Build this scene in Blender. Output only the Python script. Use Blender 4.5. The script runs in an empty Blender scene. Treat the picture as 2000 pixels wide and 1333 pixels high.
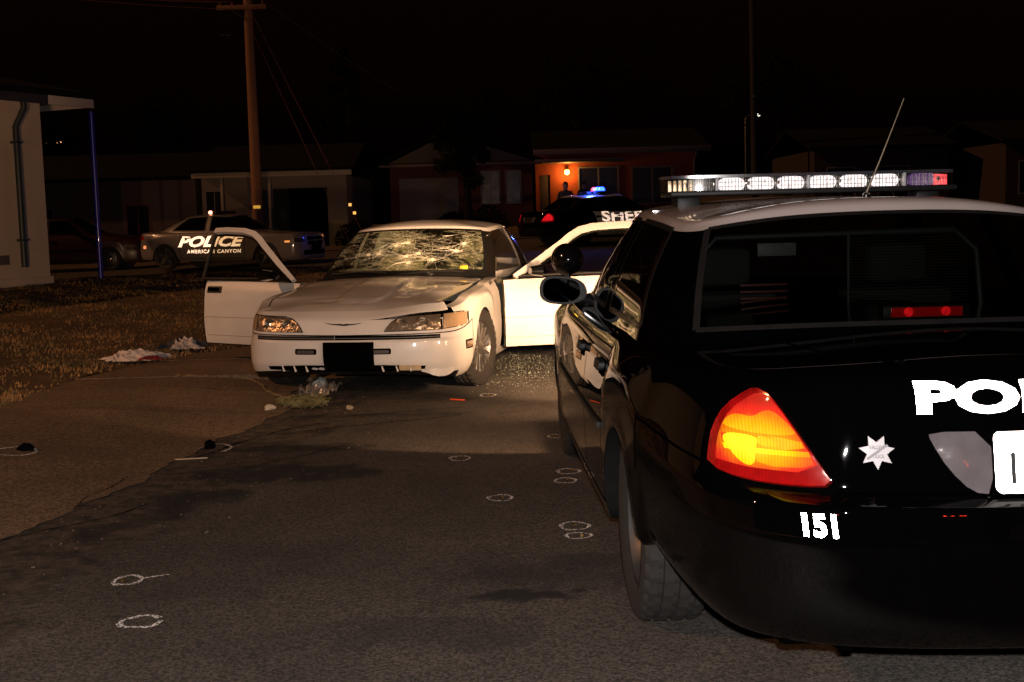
import bpy, bmesh, math, random
from mathutils import Vector, Matrix
from mathutils.bvhtree import BVHTree
random.seed(7)
SC = bpy.context.scene
COL = SC.collection
R = math.radians

# ---------------------------------------------------------------- camera
cam_data = bpy.data.cameras.new('camera')
cam = bpy.data.objects.new('camera', cam_data); COL.objects.link(cam)
CAM_H, PITCH, ROLL = 1.40, R(5.85), R(1.52)
cam_data.sensor_width = 36.0; cam_data.lens = 43.2; cam_data.clip_start = 0.05; cam_data.clip_end = 900
_fw = Vector((0, math.cos(PITCH), -math.sin(PITCH))); _r0 = Vector((1, 0, 0)); _u0 = _r0.cross(_fw)
_r = math.cos(ROLL) * _r0 - math.sin(ROLL) * _u0; _u = math.sin(ROLL) * _r0 + math.cos(ROLL) * _u0
M = Matrix((_r, _u, -_fw)).transposed().to_4x4(); M.translation = (0, 0, CAM_H); cam.matrix_world = M
SC.camera = cam

# ---------------------------------------------------------------- night sky, dim light, exposure
SUN_AZ, SUN_EL = R(260), R(33)          # glow of the street's lamps, from the left and a little behind the viewer
w = bpy.data.worlds.new('World'); SC.world = w; w.use_nodes = True
nt = w.node_tree; nt.nodes.clear()
out = nt.nodes.new('ShaderNodeOutputWorld'); bg = nt.nodes.new('ShaderNodeBackground')
sky = nt.nodes.new('ShaderNodeTexSky'); sky.sky_type = 'NISHITA'; sky.sun_disc = False
sky.sun_elevation = R(4); sky.sun_rotation = SUN_AZ; sky.air_density = 3.0; sky.dust_density = 4.0
tint = nt.nodes.new('ShaderNodeMix'); tint.data_type = 'RGBA'; tint.blend_type = 'MULTIPLY'; tint.inputs[0].default_value = 1
tint.inputs[7].default_value = (1.0, 0.60, 0.42, 1)
nt.links.new(sky.outputs[0], tint.inputs[6]); nt.links.new(tint.outputs[2], bg.inputs[0])
bg.inputs[1].default_value = 0.0016
nt.links.new(bg.outputs[0], out.inputs[0])
sd = bpy.data.lights.new('street_glow', 'SUN'); sd.energy = 1.05; sd.angle = R(1.0); sd.color = (1.0, 0.45, 0.19)
so = bpy.data.objects.new('street_glow', sd); COL.objects.link(so)
so.rotation_euler = Vector((-math.sin(SUN_AZ) * math.cos(SUN_EL), -math.cos(SUN_AZ) * math.cos(SUN_EL), -math.sin(SUN_EL))).to_track_quat('-Z', 'Y').to_euler()
fl = bpy.data.lights.new('camera_flash', 'SPOT'); fl.energy = 900; fl.spot_size = R(70); fl.spot_blend = 0.35
fl.shadow_soft_size = 0.02; fl.color = (1.0, 0.93, 0.9)
flo = bpy.data.objects.new('camera_flash', fl); COL.objects.link(flo); flo.location = (0.02, -0.02, CAM_H + 0.10)
flo.rotation_euler = _fw.to_track_quat('-Z', 'Y').to_euler()
SC.view_settings.view_transform = 'Standard'; SC.view_settings.look = 'None'
SC.view_settings.exposure = 0.0; SC.view_settings.gamma = 1.0; SC.view_settings.use_curve_mapping = False
SC.render.engine = 'CYCLES'
SC.cycles.use_denoising = True; SC.cycles.max_bounces = 8; SC.cycles.transparent_max_bounces = 16
SC.cycles.sample_clamp_indirect = 4.0; SC.cycles.caustics_reflective = False; SC.cycles.caustics_refractive = False

# ---------------------------------------------------------------- materials
MATS = {}
def nodes_of(m):
    return m.node_tree.nodes, m.node_tree.links
def mat(name, col, rough=0.6, metal=0.0, coat=0.0, coat_rough=0.03, var=0.12, scale=14.0, bump=0.0, bscale=60.0, emit=None, estr=0.0, spec=0.5, rvar=0.08, trans=0.0):
    """procedural principled material: noise-varied colour, noise roughness, optional bump"""
    if name in MATS: return MATS[name]
    m = bpy.data.materials.new(name); m.use_nodes = True; MATS[name] = m
    n, l = nodes_of(m); b = n['Principled BSDF']
    tc = n.new('ShaderNodeTexCoord'); no = n.new('ShaderNodeTexNoise'); no.inputs['Scale'].default_value = scale; no.inputs['Detail'].default_value = 6
    l.new(tc.outputs['Object'], no.inputs['Vector'])
    mx = n.new('ShaderNodeMix'); mx.data_type = 'RGBA'
    c = Vector(col)
    mx.inputs[6].default_value = (*(c * (1 - var)), 1); mx.inputs[7].default_value = (*[min(1, q) for q in c * (1 + var)], 1)
    l.new(no.outputs['Fac'], mx.inputs[0]); l.new(mx.outputs[2], b.inputs['Base Color'])
    mr = n.new('ShaderNodeMapRange'); mr.inputs['To Min'].default_value = max(0, rough - rvar); mr.inputs['To Max'].default_value = min(1, rough + rvar)
    l.new(no.outputs['Fac'], mr.inputs['Value']); l.new(mr.outputs[0], b.inputs['Roughness'])
    b.inputs['Metallic'].default_value = metal; b.inputs['Coat Weight'].default_value = coat; b.inputs['Coat Roughness'].default_value = coat_rough
    b.inputs['Specular IOR Level'].default_value = spec
    if trans: b.inputs['Transmission Weight'].default_value = trans
    if emit is not None:
        b.inputs['Emission Color'].default_value = (*emit, 1); b.inputs['Emission Strength'].default_value = estr
    if bump:
        n2 = n.new('ShaderNodeTexNoise'); n2.inputs['Scale'].default_value = bscale; n2.inputs['Detail'].default_value = 8
        l.new(tc.outputs['Object'], n2.inputs['Vector'])
        bp = n.new('ShaderNodeBump'); bp.inputs['Strength'].default_value = bump; bp.inputs['Distance'].default_value = 0.01
        l.new(n2.outputs['Fac'], bp.inputs['Height']); l.new(bp.outputs[0], b.inputs['Normal'])
    return m
def emit_mat(name, col, s, scale=60, var=0.35, base=None, stripes=0):
    """a lit lamp: emission broken up by the lens' prisms"""
    if name in MATS: return MATS[name]
    m = mat(name, base or tuple(min(1, 0.5 * c) for c in col), 0.15, var=0.05, coat=0.6)
    n, l = nodes_of(m); b = n['Principled BSDF']
    tc = n.new('ShaderNodeTexCoord'); vo = n.new('ShaderNodeTexNoise'); vo.inputs['Scale'].default_value = scale; vo.inputs['Detail'].default_value = 3
    l.new(tc.outputs['Object'], vo.inputs['Vector'])
    mr = n.new('ShaderNodeMapRange'); mr.inputs['From Min'].default_value = 0.3; mr.inputs['From Max'].default_value = 0.7
    mr.inputs['To Min'].default_value = s * (1 - var); mr.inputs['To Max'].default_value = s * (1 + var)
    l.new(vo.outputs['Fac'], mr.inputs['Value']); res = mr.outputs[0]
    if stripes:                                   # moulded vertical flutes of the lens
        wv = n.new('ShaderNodeTexWave'); wv.inputs['Scale'].default_value = stripes; wv.inputs['Distortion'].default_value = .3; wv.bands_direction = 'X'; l.new(tc.outputs['Object'], wv.inputs['Vector'])
        m2 = n.new('ShaderNodeMapRange'); m2.inputs['To Min'].default_value = .72; m2.inputs['To Max'].default_value = 1.12; l.new(wv.outputs['Fac'], m2.inputs['Value'])
        mm = n.new('ShaderNodeMath'); mm.operation = 'MULTIPLY'; l.new(res, mm.inputs[0]); l.new(m2.outputs[0], mm.inputs[1]); res = mm.outputs[0]
    l.new(res, b.inputs['Emission Strength'])
    b.inputs['Emission Color'].default_value = (*col, 1)
    return m
def sheet_fresnel(n, l):
    """Schlick reflectance of a thin pane, the same from both sides"""
    lw = n.new('ShaderNodeLayerWeight'); lw.inputs['Blend'].default_value = 0.5
    p = n.new('ShaderNodeMath'); p.operation = 'POWER'; l.new(lw.outputs['Facing'], p.inputs[0]); p.inputs[1].default_value = 5
    q = n.new('ShaderNodeMath'); q.operation = 'MULTIPLY_ADD'; l.new(p.outputs[0], q.inputs[0]); q.inputs[1].default_value = .92; q.inputs[2].default_value = .075
    return q
def glass_mat(name, tint=(0.5, 0.5, 0.5), rough=0.015, refl=1.0, scratch=0.0):
    if name in MATS: return MATS[name]
    m = bpy.data.materials.new(name); m.use_nodes = True; MATS[name] = m
    n, l = nodes_of(m); n.clear()
    o = n.new('ShaderNodeOutputMaterial'); tr = n.new('ShaderNodeBsdfTransparent'); tr.inputs[0].default_value = (*tint, 1)
    gl = n.new('ShaderNodeBsdfGlossy'); gl.inputs['Roughness'].default_value = rough; gl.inputs[0].default_value = (refl, refl, refl, 1)
    fr = sheet_fresnel(n, l)
    tc = n.new('ShaderNodeTexCoord'); no = n.new('ShaderNodeTexNoise'); no.inputs['Scale'].default_value = 9; l.new(tc.outputs['Object'], no.inputs['Vector'])
    mr = n.new('ShaderNodeMapRange'); mr.inputs['To Min'].default_value = rough * 0.5; mr.inputs['To Max'].default_value = rough * 1.6
    l.new(no.outputs['Fac'], mr.inputs['Value']); l.new(mr.outputs[0], gl.inputs['Roughness'])
    mx = n.new('ShaderNodeMixShader'); l.new(fr.outputs[0], mx.inputs[0]); l.new(tr.outputs[0], mx.inputs[1]); l.new(gl.outputs[0], mx.inputs[2])
    l.new(mx.outputs[0], o.inputs[0]); return m

PB = mat('black_paint', (0.0006, 0.0006, 0.0007), 0.6, coat=1.0, coat_rough=0.012, var=0.3, spec=0.0)
PW = mat('white_paint', (0.66, 0.64, 0.62), 0.38, coat=0.8, coat_rough=0.05, var=0.05, scale=5)
PT = mat('worn_white_paint', (0.60, 0.575, 0.545), 0.40, coat=0.8, coat_rough=0.05, var=0.20, scale=2.4, bump=0.04, bscale=25)
PG = mat('grey_paint', (0.15, 0.132, 0.13), 0.35, coat=0.9, coat_rough=0.05, var=0.06)
PR = mat('dusty_roof_paint', (0.36, 0.325, 0.315), 0.4, coat=1.0, coat_rough=0.03, var=0.12, scale=4)
PD = mat('dark_red_paint', (0.035, 0.010, 0.008), 0.35, coat=1.0, var=0.2)
BLK = mat('black_plastic', (0.007, 0.007, 0.007), 0.5, var=0.3, bump=0.1, bscale=200, spec=0.25)
SEAM = mat('seam_rubber', (0.0007, 0.0007, 0.0007), 0.9, var=0.3, spec=0.0)
RUB = mat('tyre_rubber', (0.012, 0.010, 0.008), 0.85, var=0.35, scale=25, bump=0.3, bscale=90)
STEEL = mat('wheel_steel', (0.10, 0.10, 0.10), 0.4, 0.8, var=0.25)
ALLOY = mat('wheel_alloy', (0.26, 0.25, 0.23), 0.35, 0.9, var=0.3, scale=20)
CHROME = mat('chrome', (0.75, 0.74, 0.72), 0.12, 1.0, var=0.1)
DKGL = glass_mat('dark_tinted_glass', (0.22, 0.23, 0.22))
REARGL = glass_mat('rear_glass', (0.29, 0.31, 0.29))
DOORGL = glass_mat('door_glass', (0.55, 0.58, 0.53))
CLGL = glass_mat('clear_glass', (0.86, 0.90, 0.86))
LAMPGL = glass_mat('lamp_lens', (0.93, 0.90, 0.85), 0.03)
def retro_mat(name, col, gain):
    """retroreflective sheeting: its beads send light back the way it came, over a plain white backing"""
    m = mat(name, col, 0.5, var=0.04, scale=300); n, l = nodes_of(m); b = n['Principled BSDF']; o = n['Material Output']
    g = n.new('ShaderNodeNewGeometry'); gl = n.new('ShaderNodeBsdfGlossy'); gl.inputs['Roughness'].default_value = 0.34; gl.inputs[0].default_value = (gain, gain, gain, 1)
    l.new(g.outputs['Incoming'], gl.inputs['Normal'])
    ad = n.new('ShaderNodeAddShader'); l.new(b.outputs[0], ad.inputs[0]); l.new(gl.outputs[0], ad.inputs[1]); l.new(ad.outputs[0], o.inputs[0]); return m
WHT = retro_mat('reflective_white_sheet', (0.85, 0.85, 0.85), 1.0)
INT = mat('interior_cloth', (0.04, 0.038, 0.036), 0.9, var=0.3, bump=0.3)
TAN = mat('tan_trim', (0.20, 0.18, 0.115), 0.7, var=0.2, bump=0.3)
REDL = mat('red_lens', (0.28, 0.006, 0.006), 0.15, coat=1.0, var=0.25)
AMB = mat('amber_lens', (0.55, 0.22, 0.05), 0.2, coat=1.0, var=0.2)

# ---------------------------------------------------------------- object helpers
def tag(o, label=None, cat=None, group=None, kind=None):
    if label: o['label'] = label
    if cat: o['category'] = cat
    if group: o['group'] = group
    if kind: o['kind'] = kind
    return o
def empty(name, loc=(0, 0, 0), rz=0.0):
    o = bpy.data.objects.new(name, None); o.empty_display_size = 0.2; COL.objects.link(o)
    o.location = loc; o.rotation_euler = (0, 0, rz); return o
def link_mesh(name, me, m, parent=None):
    o = bpy.data.objects.new(name, me); COL.objects.link(o)
    if m is not None and not me.materials:
        me.materials.append(m)
    if parent is not None: o.parent = parent
    return o
def finish(bm, name, m, parent=None, smooth=35):
    me = bpy.data.meshes.new(name); bm.normal_update(); bm.to_mesh(me); bm.free()
    if smooth is not None:
        me.shade_smooth(); me.set_sharp_from_angle(angle=R(smooth))
    return link_mesh(name, me, m, parent)
def copy_tree(o, parent=None):
    c = o.copy(); COL.objects.link(c); c.parent = parent
    for ch in [q for q in bpy.data.objects if q.parent == o]: copy_tree(ch, c)
    return c
def b_box(bm, lo, hi, bevel=0.0, mtx=None, seg=2):
    lo = Vector(lo); hi = Vector(hi); c = (lo + hi) / 2; s = hi - lo
    r = bmesh.ops.create_cube(bm, size=1.0)
    vs = r['verts']
    for v in vs: v.co = Vector((v.co.x * s.x, v.co.y * s.y, v.co.z * s.z)) + c
    if bevel > 0:
        es = list({e for v in vs for e in v.link_edges})
        rr = bmesh.ops.bevel(bm, geom=es, offset=bevel, segments=seg, affect='EDGES', profile=0.5)
        vs = list({v for v in rr['verts']} | {v for v in vs if v.is_valid})
    if mtx is not None:
        for v in vs: v.co = mtx @ v.co
    return vs
def box(name, lo, hi, m, parent=None, bevel=0.004, mtx=None):
    bm = bmesh.new(); b_box(bm, lo, hi, bevel, mtx); return finish(bm, name, m, parent)
def b_tube(bm, pts, rad, seg=8, caps=True):
    pts = [Vector(p) for p in pts]; n = len(pts)
    if not hasattr(rad, '__len__'): rad = [rad] * n
    rings = []; up = Vector((0, 0, 1)); prev = None
    for i, p in enumerate(pts):
        d = (pts[min(i + 1, n - 1)] - pts[max(i - 1, 0)]).normalized()
        if prev is None:
            a = d.cross(up) if abs(d.z) < 0.95 else d.cross(Vector((1, 0, 0)))
        else:
            a = prev - d * prev.dot(d)
        a.normalize(); prev = a; b = d.cross(a)
        rings.append([bm.verts.new(p + (a * math.cos(t) + b * math.sin(t)) * rad[i]) for t in [2 * math.pi * k / seg for k in range(seg)]])
    for i in range(n - 1):
        for k in range(seg):
            bm.faces.new((rings[i][k], rings[i][(k + 1) % seg], rings[i + 1][(k + 1) % seg], rings[i + 1][k]))
    if caps:
        bm.faces.new(rings[0][::-1]); bm.faces.new(rings[-1])
def tube(name, pts, rad, m, parent=None, seg=8):
    bm = bmesh.new(); b_tube(bm, pts, rad, seg); return finish(bm, name, m, parent, 50)
def b_lathe(bm, prof, axis_o, axis_d, seg=32, close=False, mod=None):
    """prof: list of (radius, along)"""
    d = Vector(axis_d).normalized(); o = Vector(axis_o)
    a = d.orthogonal().normalized(); b = d.cross(a)
    rings = []
    for j, (r, h) in enumerate(prof):
        ring = []
        for k in range(seg):
            t = 2 * math.pi * k / seg; rr = r + (mod(j, k) if mod else 0)
            ring.append(bm.verts.new(o + d * h + (a * math.cos(t) + b * math.sin(t)) * rr))
        rings.append(ring)
    for i in range(len(prof) - 1 if not close else len(prof)):
        A = rings[i]; B = rings[(i + 1) % len(prof)]
        for k in range(seg):
            bm.faces.new((A[k], A[(k + 1) % seg], B[(k + 1) % seg], B[k]))
    return rings
def lathe(name, prof, o, d, m, parent=None, seg=32, close=False, mod=None, smooth=40):
    bm = bmesh.new(); b_lathe(bm, prof, o, d, seg, close, mod); bmesh.ops.remove_doubles(bm, verts=bm.verts, dist=1e-5)
    bmesh.ops.recalc_face_normals(bm, faces=bm.faces); return finish(bm, name, m, parent, smooth)
def smooth_poly(pts, it=2, closed=True):
    """Chaikin rounding of a 2D outline"""
    for _ in range(it):
        q = []; n = len(pts)
        for i in range(n if closed else n - 1):
            a = pts[i]; b = pts[(i + 1) % n]
            q.append((a[0] * .75 + b[0] * .25, a[1] * .75 + b[1] * .25)); q.append((a[0] * .25 + b[0] * .75, a[1] * .25 + b[1] * .75))
        if not closed: q = [pts[0]] + q + [pts[-1]]
        pts = q
    return pts
def rrect(x0, x1, y0, y1, r, n=4):
    p = []
    for cx, cy, a in ((x1 - r, y1 - r, 0), (x0 + r, y1 - r, 90), (x0 + r, y0 + r, 180), (x1 - r, y0 + r, 270)):
        for k in range(n + 1):
            t = R(a + 90 * k / n); p.append((cx + r * math.cos(t), cy + r * math.sin(t)))
    return p
def _project(bm, frame, bvh, off):
    O, U, V, D = [Vector(q) for q in frame]
    for v in bm.verts:
        lo = v.co.copy()
        p = O + U * lo.x + V * lo.y
        if bvh is not None:
            hit = bvh.ray_cast(p - D * 2.0, D)
            if hit[0] is None: hit = bvh.find_nearest(p)
            p = hit[0]
        v.co = p - D * (off + lo.z)
def _gridcut(bm, step):
    if not step: return
    xs = [v.co.x for v in bm.verts]; ys = [v.co.y for v in bm.verts]
    for ax, lo, hi in ((0, min(xs), max(xs)), (1, min(ys), max(ys))):
        k = lo + step
        while k < hi - step * 0.2:
            no = (1, 0, 0) if ax == 0 else (0, 1, 0); co = (k, 0, 0) if ax == 0 else (0, k, 0)
            bmesh.ops.bisect_plane(bm, geom=bm.verts[:] + bm.edges[:] + bm.faces[:], plane_co=co, plane_no=no)
            k += step
def patch(name, outline, frame, bvh, m, parent=None, off=0.004, thick=0.012, step=0.04, dome=0.0):
    """a panel with the given outline laid on the surface behind it, proud by off and with a rim of its own"""
    bm = bmesh.new()
    f = bm.faces.new([bm.verts.new((a, b, 0)) for a, b in outline])
    if f.normal.z < 0: f.normal_flip()
    _gridcut(bm, step)
    bmesh.ops.triangulate(bm, faces=[q for q in bm.faces if len(q.verts) > 4])
    if dome:
        cx = sum(a for a, b in outline) / len(outline); cy = sum(b for a, b in outline) / len(outline)
        bnd = {v for e in bm.edges if e.is_boundary for v in e.verts}
        rad = max(math.hypot(a - cx, b - cy) for a, b in outline)
        for v in bm.verts:
            if v not in bnd: v.co.z = dome * max(0.25, 1 - (math.hypot(v.co.x - cx, v.co.y - cy) / rad) ** 2)
    _project(bm, frame, bvh, off)
    if thick:
        D = Vector(frame[3])
        be = [e for e in bm.edges if e.is_boundary]
        r = bmesh.ops.extrude_edge_only(bm, edges=be)
        for v in [g for g in r['geom'] if isinstance(g, bmesh.types.BMVert)]: v.co += D * thick
    bmesh.ops.recalc_face_normals(bm, faces=bm.faces)
    return finish(bm, name, m, parent, 40)
def text_bm(body, size, bold=0.0, xs=1.0, shear=0.0, spacing=1.0):
    cu = bpy.data.curves.new('text_tmp', 'FONT'); cu.body = body; cu.size = size; cu.offset = bold; cu.shear = shear; cu.space_character = spacing
    cu.resolution_u = 3; cu.fill_mode = 'FRONT'
    o = bpy.data.objects.new('text_tmp', cu); COL.objects.link(o)
    dg = bpy.context.evaluated_depsgraph_get(); me = o.evaluated_get(dg).to_mesh()
    bm = bmesh.new(); bm.from_mesh(me); o.evaluated_get(dg).to_mesh_clear(); bpy.data.objects.remove(o); bpy.data.curves.remove(cu)
    bmesh.ops.remove_doubles(bm, verts=bm.verts, dist=1e-5)
    for v in bm.verts: v.co = Vector((v.co.x * xs, v.co.y, 0))
    return bm
def lettering(name, body, size, frame, bvh, m, parent, bold=0.0, xs=1.0, shear=0.0, spacing=1.0, off=0.003, center=False, step=0.03):
    bm = text_bm(body, size, bold, xs, shear, spacing)
    if center:
        x0 = min(v.co.x for v in bm.verts); x1 = max(v.co.x for v in bm.verts)
        for v in bm.verts: v.co.x -= (x0 + x1) / 2
    _gridcut(bm, step); bmesh.ops.triangulate(bm, faces=bm.faces[:])
    _project(bm, frame, bvh, off)
    bmesh.ops.recalc_face_normals(bm, faces=bm.faces)
    return finish(bm, name, m, parent, None)

# ---------------------------------------------------------------- ground height: level near the viewer, rising gently up the street
def sstep(t):
    t = max(0.0, min(1.0, t)); return t * t * (3 - 2 * t)
def gz(x, y):
    k = max(0.0, y - 15.0); k = k * k / (k + 4.0) if k > 0 else 0.0
    return 0.029 * k * sstep((x + 14.0) / 14.0)
def road_edge(y):
    return -3.19 + 0.1663 * y

# ---------------------------------------------------------------- car shells: a quad control cage, subdivided, cut into named parts
def keyed(d, n):
    ks = sorted(d); o = []
    for c in range(n):
        if c <= ks[0]: o.append(d[ks[0]]); continue
        if c >= ks[-1]: o.append(d[ks[-1]]); continue
        for a, b in zip(ks, ks[1:]):
            if a <= c <= b: o.append(d[a] + (d[b] - d[a]) * (c - a) / (b - a)); break
    return o
def curve_at(tab, y):
    ks = sorted(tab)
    if y <= ks[0][0]: return ks[0][1]
    for a, b in zip(ks, ks[1:]):
        if y <= b[0]:
            t = (y - a[0]) / (b[0] - a[0]); return a[1] + (b[1] - a[1]) * t
    return ks[-1][1]
def body_points(plan, rows, arches, spine_y, spine_z, deck_t, shoulder, dy=None):
    n = len(plan); nor = []
    for c in range(n):
        a = Vector(plan[max(c - 1, 0)]); b = Vector(plan[min(c + 1, n - 1)]); t = (b - a).normalized()
        q = Vector((t.y, -t.x))
        s = 1 if plan[0][1] < plan[-1][1] else -1
        q *= s
        if c == 0: q = Vector((0, -1 * s))
        if c == n - 1: q = Vector((0, 1 * s))
        nor.append(q)
    Z = [keyed(z, n) for z, i in rows]; I = [keyed(i, n) for z, i in rows]
    W = [0, .09, .20, .36, .54, .70, .85]
    for c0, prof in arches:
        for k, a in enumerate(prof):
            for r in range(shoulder):
                wgt = W[r] if shoulder == 7 else (r / shoulder) ** 1.2
                Z[r][c0 + k] = a + (Z[shoulder][c0 + k] - a) * wgt
                if r <= 1: I[r][c0 + k] = -0.004
                elif r < shoulder - 1: I[r][c0 + k] = min(I[r][c0 + k], 0.0)
    P = []
    def pt(r, c, extra=0.0):
        x = plan[c][0] - nor[c].x * (I[r][c] + extra); y = plan[c][1] - nor[c].y * (I[r][c] + extra)
        if c in (0, n - 1): x = 0.0
        if dy and (r, c) in dy: y += dy[(r, c)]
        return Vector((max(x, 0.0), y, Z[r][c]))
    fl = []
    arch_cols = {c0 + k for c0, prof in arches for k in range(len(prof))}
    for c in range(n):
        p = pt(0, c, 0.05); 
        if c in arch_cols: p = pt(0, c); p.x -= 0.09
        fl.append(p)
    P.append(fl)
    for r in range(len(rows)): P.append([pt(r, c) for c in range(n)])
    top = P[-1]
    for t in deck_t:
        row = []
        for c in range(n):
            ys = spine_y.get(c, top[c].y); zt = curve_at(spine_z, ys)
            k = 1 - (1 - t) ** 1.7
            row.append(Vector((top[c].x * (1 - t) if t < 1 else 0.0, top[c].y + (ys - top[c].y) * t, top[c].z + (zt - top[c].z) * k)))
        P.append(row)
    return P
def build_cage(P, part_of, row_crease=None, col_crease=None, levels=3, hook=None):
    nr, nc = len(P), len(P[0]); verts = []; faces = []; ids = []; names = []; vmap = {}; cr = {}
    def vid(p):
        k = (round(p.x, 5), round(p.y, 5), round(p.z, 5))
        if k not in vmap: vmap[k] = len(verts); verts.append(tuple(p))
        return vmap[k]
    for s in (1, -1):
        g = [[vid(Vector((p.x * s, p.y, p.z))) for p in row] for row in P]
        for r in range(nr):
            for c in range(nc):
                if c + 1 < nc and row_crease and r in row_crease:
                    v = row_crease[r](c) if callable(row_crease[r]) else row_crease[r]
                    if v: cr[tuple(sorted((g[r][c], g[r][c + 1])))] = v
                if r + 1 < nr and col_crease and c in col_crease:
                    v = col_crease[c](r) if callable(col_crease[c]) else col_crease[c]
                    if v: cr[tuple(sorted((g[r][c], g[r + 1][c])))] = v
        for r in range(nr - 1):
            for c in range(nc - 1):
                nm = part_of(r, c, s)
                if nm is None: nm = '_none'
                f = [g[r][c], g[r][c + 1], g[r + 1][c + 1], g[r + 1][c]]
                f = [v for i, v in enumerate(f) if v != f[i - 1]]
                if len(set(f)) < 3: continue
                if s < 0: f = f[::-1]
                if nm not in names: names.append(nm)
                faces.append(f); ids.append(names.index(nm))
    me = bpy.data.meshes.new('cage'); me.from_pydata(verts, [], faces); me.update()
    me.polygons.foreach_set('material_index', ids)
    at = me.attributes.new('crease_edge', 'FLOAT', 'EDGE')
    for e in me.edges:
        v = cr.get(tuple(sorted(e.vertices)))
        if v: at.data[e.index].value = v
    for _ in names: me.materials.append(None)
    o = bpy.data.objects.new('cage', me); COL.objects.link(o)
    md = o.modifiers.new('s', 'SUBSURF'); md.levels = levels; md.render_levels = levels; md.boundary_smooth = 'PRESERVE_CORNERS'
    dg = bpy.context.evaluated_depsgraph_get(); ev = o.evaluated_get(dg); fm = ev.to_mesh()
    co = [v.co.copy() for v in fm.vertices]
    pol = [tuple(p.vertices) for p in fm.polygons]; pid = [p.material_index for p in fm.polygons]
    ev.to_mesh_clear(); bpy.data.objects.remove(o); bpy.data.meshes.remove(me)
    if hook: co = [hook(q) for q in co]
    tmp = bpy.data.meshes.new('fine'); tmp.from_pydata(co, [], pol); tmp.update()
    bm = bmesh.new(); bm.from_mesh(tmp); bmesh.ops.recalc_face_normals(bm, faces=bm.faces)
    cen = sum((f.calc_center_median().dot(f.normal) for f in bm.faces)) 
    bm.normal_update(); 
    bm.faces.ensure_lookup_table(); bm.verts.ensure_lookup_table()
    # outward check with the highest face
    hi = max(bm.faces, key=lambda f: f.calc_center_median().z)
    if hi.normal.z < 0: bmesh.ops.reverse_faces(bm, faces=bm.faces[:]); bm.normal_update()
    pol = [tuple(v.index for v in f.verts) for f in bm.faces]; nrm = [v.normal.copy() for v in bm.verts]
    bm.free(); bpy.data.meshes.remove(tmp)
    parts = {}
    for i, p in enumerate(pol): parts.setdefault(names[pid[i]], []).append(p)
    return dict(co=co, nrm=nrm, parts=parts, bvh=BVHTree.FromPolygons(co, pol))
def shell_part(sh, key, name, m, parent, off=0.0, xf=None):
    """one named panel of a shell, keeping the shell's smooth normals"""
    polys = sh['parts'].get(key, [])
    idx = {}; co = []; nn = []; fs = []
    for p in polys:
        f = []
        for v in p:
            if v not in idx:
                idx[v] = len(co); q = sh['co'][v] + sh['nrm'][v] * off; n = sh['nrm'][v]
                if xf is not None: q = xf @ q; n = xf.to_3x3() @ n
                co.append(q); nn.append(n.normalized())
            f.append(idx[v])
        fs.append(f)
    me = bpy.data.meshes.new(name); me.from_pydata(co, [], fs); me.update(); me.shade_smooth()
    me.normals_split_custom_set_from_vertices(nn)
    return link_mesh(name, me, m, parent)
def seam(sh, key, parent, m=None, width=0.004, off=0.0012, name='seam', xf=None, keep=None):
    """dark gap ribbon round the edge of a panel"""
    polys = sh['parts'].get(key, []); cnt = {}
    for p in polys:
        for a, b in zip(p, p[1:] + p[:1]): cnt[frozenset((a, b))] = cnt.get(frozenset((a, b)), 0) + 1
    bm = bmesh.new()
    for e, k in cnt.items():
        if k != 1: continue
        a, b = tuple(e); A = sh['co'][a]; B = sh['co'][b]
        if keep and not keep((A + B) / 2): continue
        na, nb = sh['nrm'][a], sh['nrm'][b]; d = (B - A)
        if d.length < 1e-6: continue
        d.normalize(); pa = d.cross(na).normalized() * width; pb = d.cross(nb).normalized() * width
        q = [A - pa + na * off, B - pb + nb * off, B + pb + nb * off, A + pa + na * off]
        if xf is not None: q = [xf @ v for v in q]
        bm.faces.new([bm.verts.new(v) for v in q])
    return finish(bm, name, m or SEAM, parent, None)
def wheel_well(o, s, parent, r=.385, depth=.32):
    bm = bmesh.new(); A = []
    for k in range(15):
        a = R(12 + 156 * k / 14); y, z = r * math.cos(a), r * math.sin(a); A.append([bm.verts.new((0, y, z)), bm.verts.new((-s * depth, y, z)), bm.verts.new((-s * depth, y * .15, max(z * .15, -.02)))])
    for p, q in zip(A, A[1:]):
        for j in range(2): bm.faces.new((p[j], p[j + 1], q[j + 1], q[j]))
    w = finish(bm, 'wheel_housing', SEAM, parent); w.location = o; return w
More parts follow.
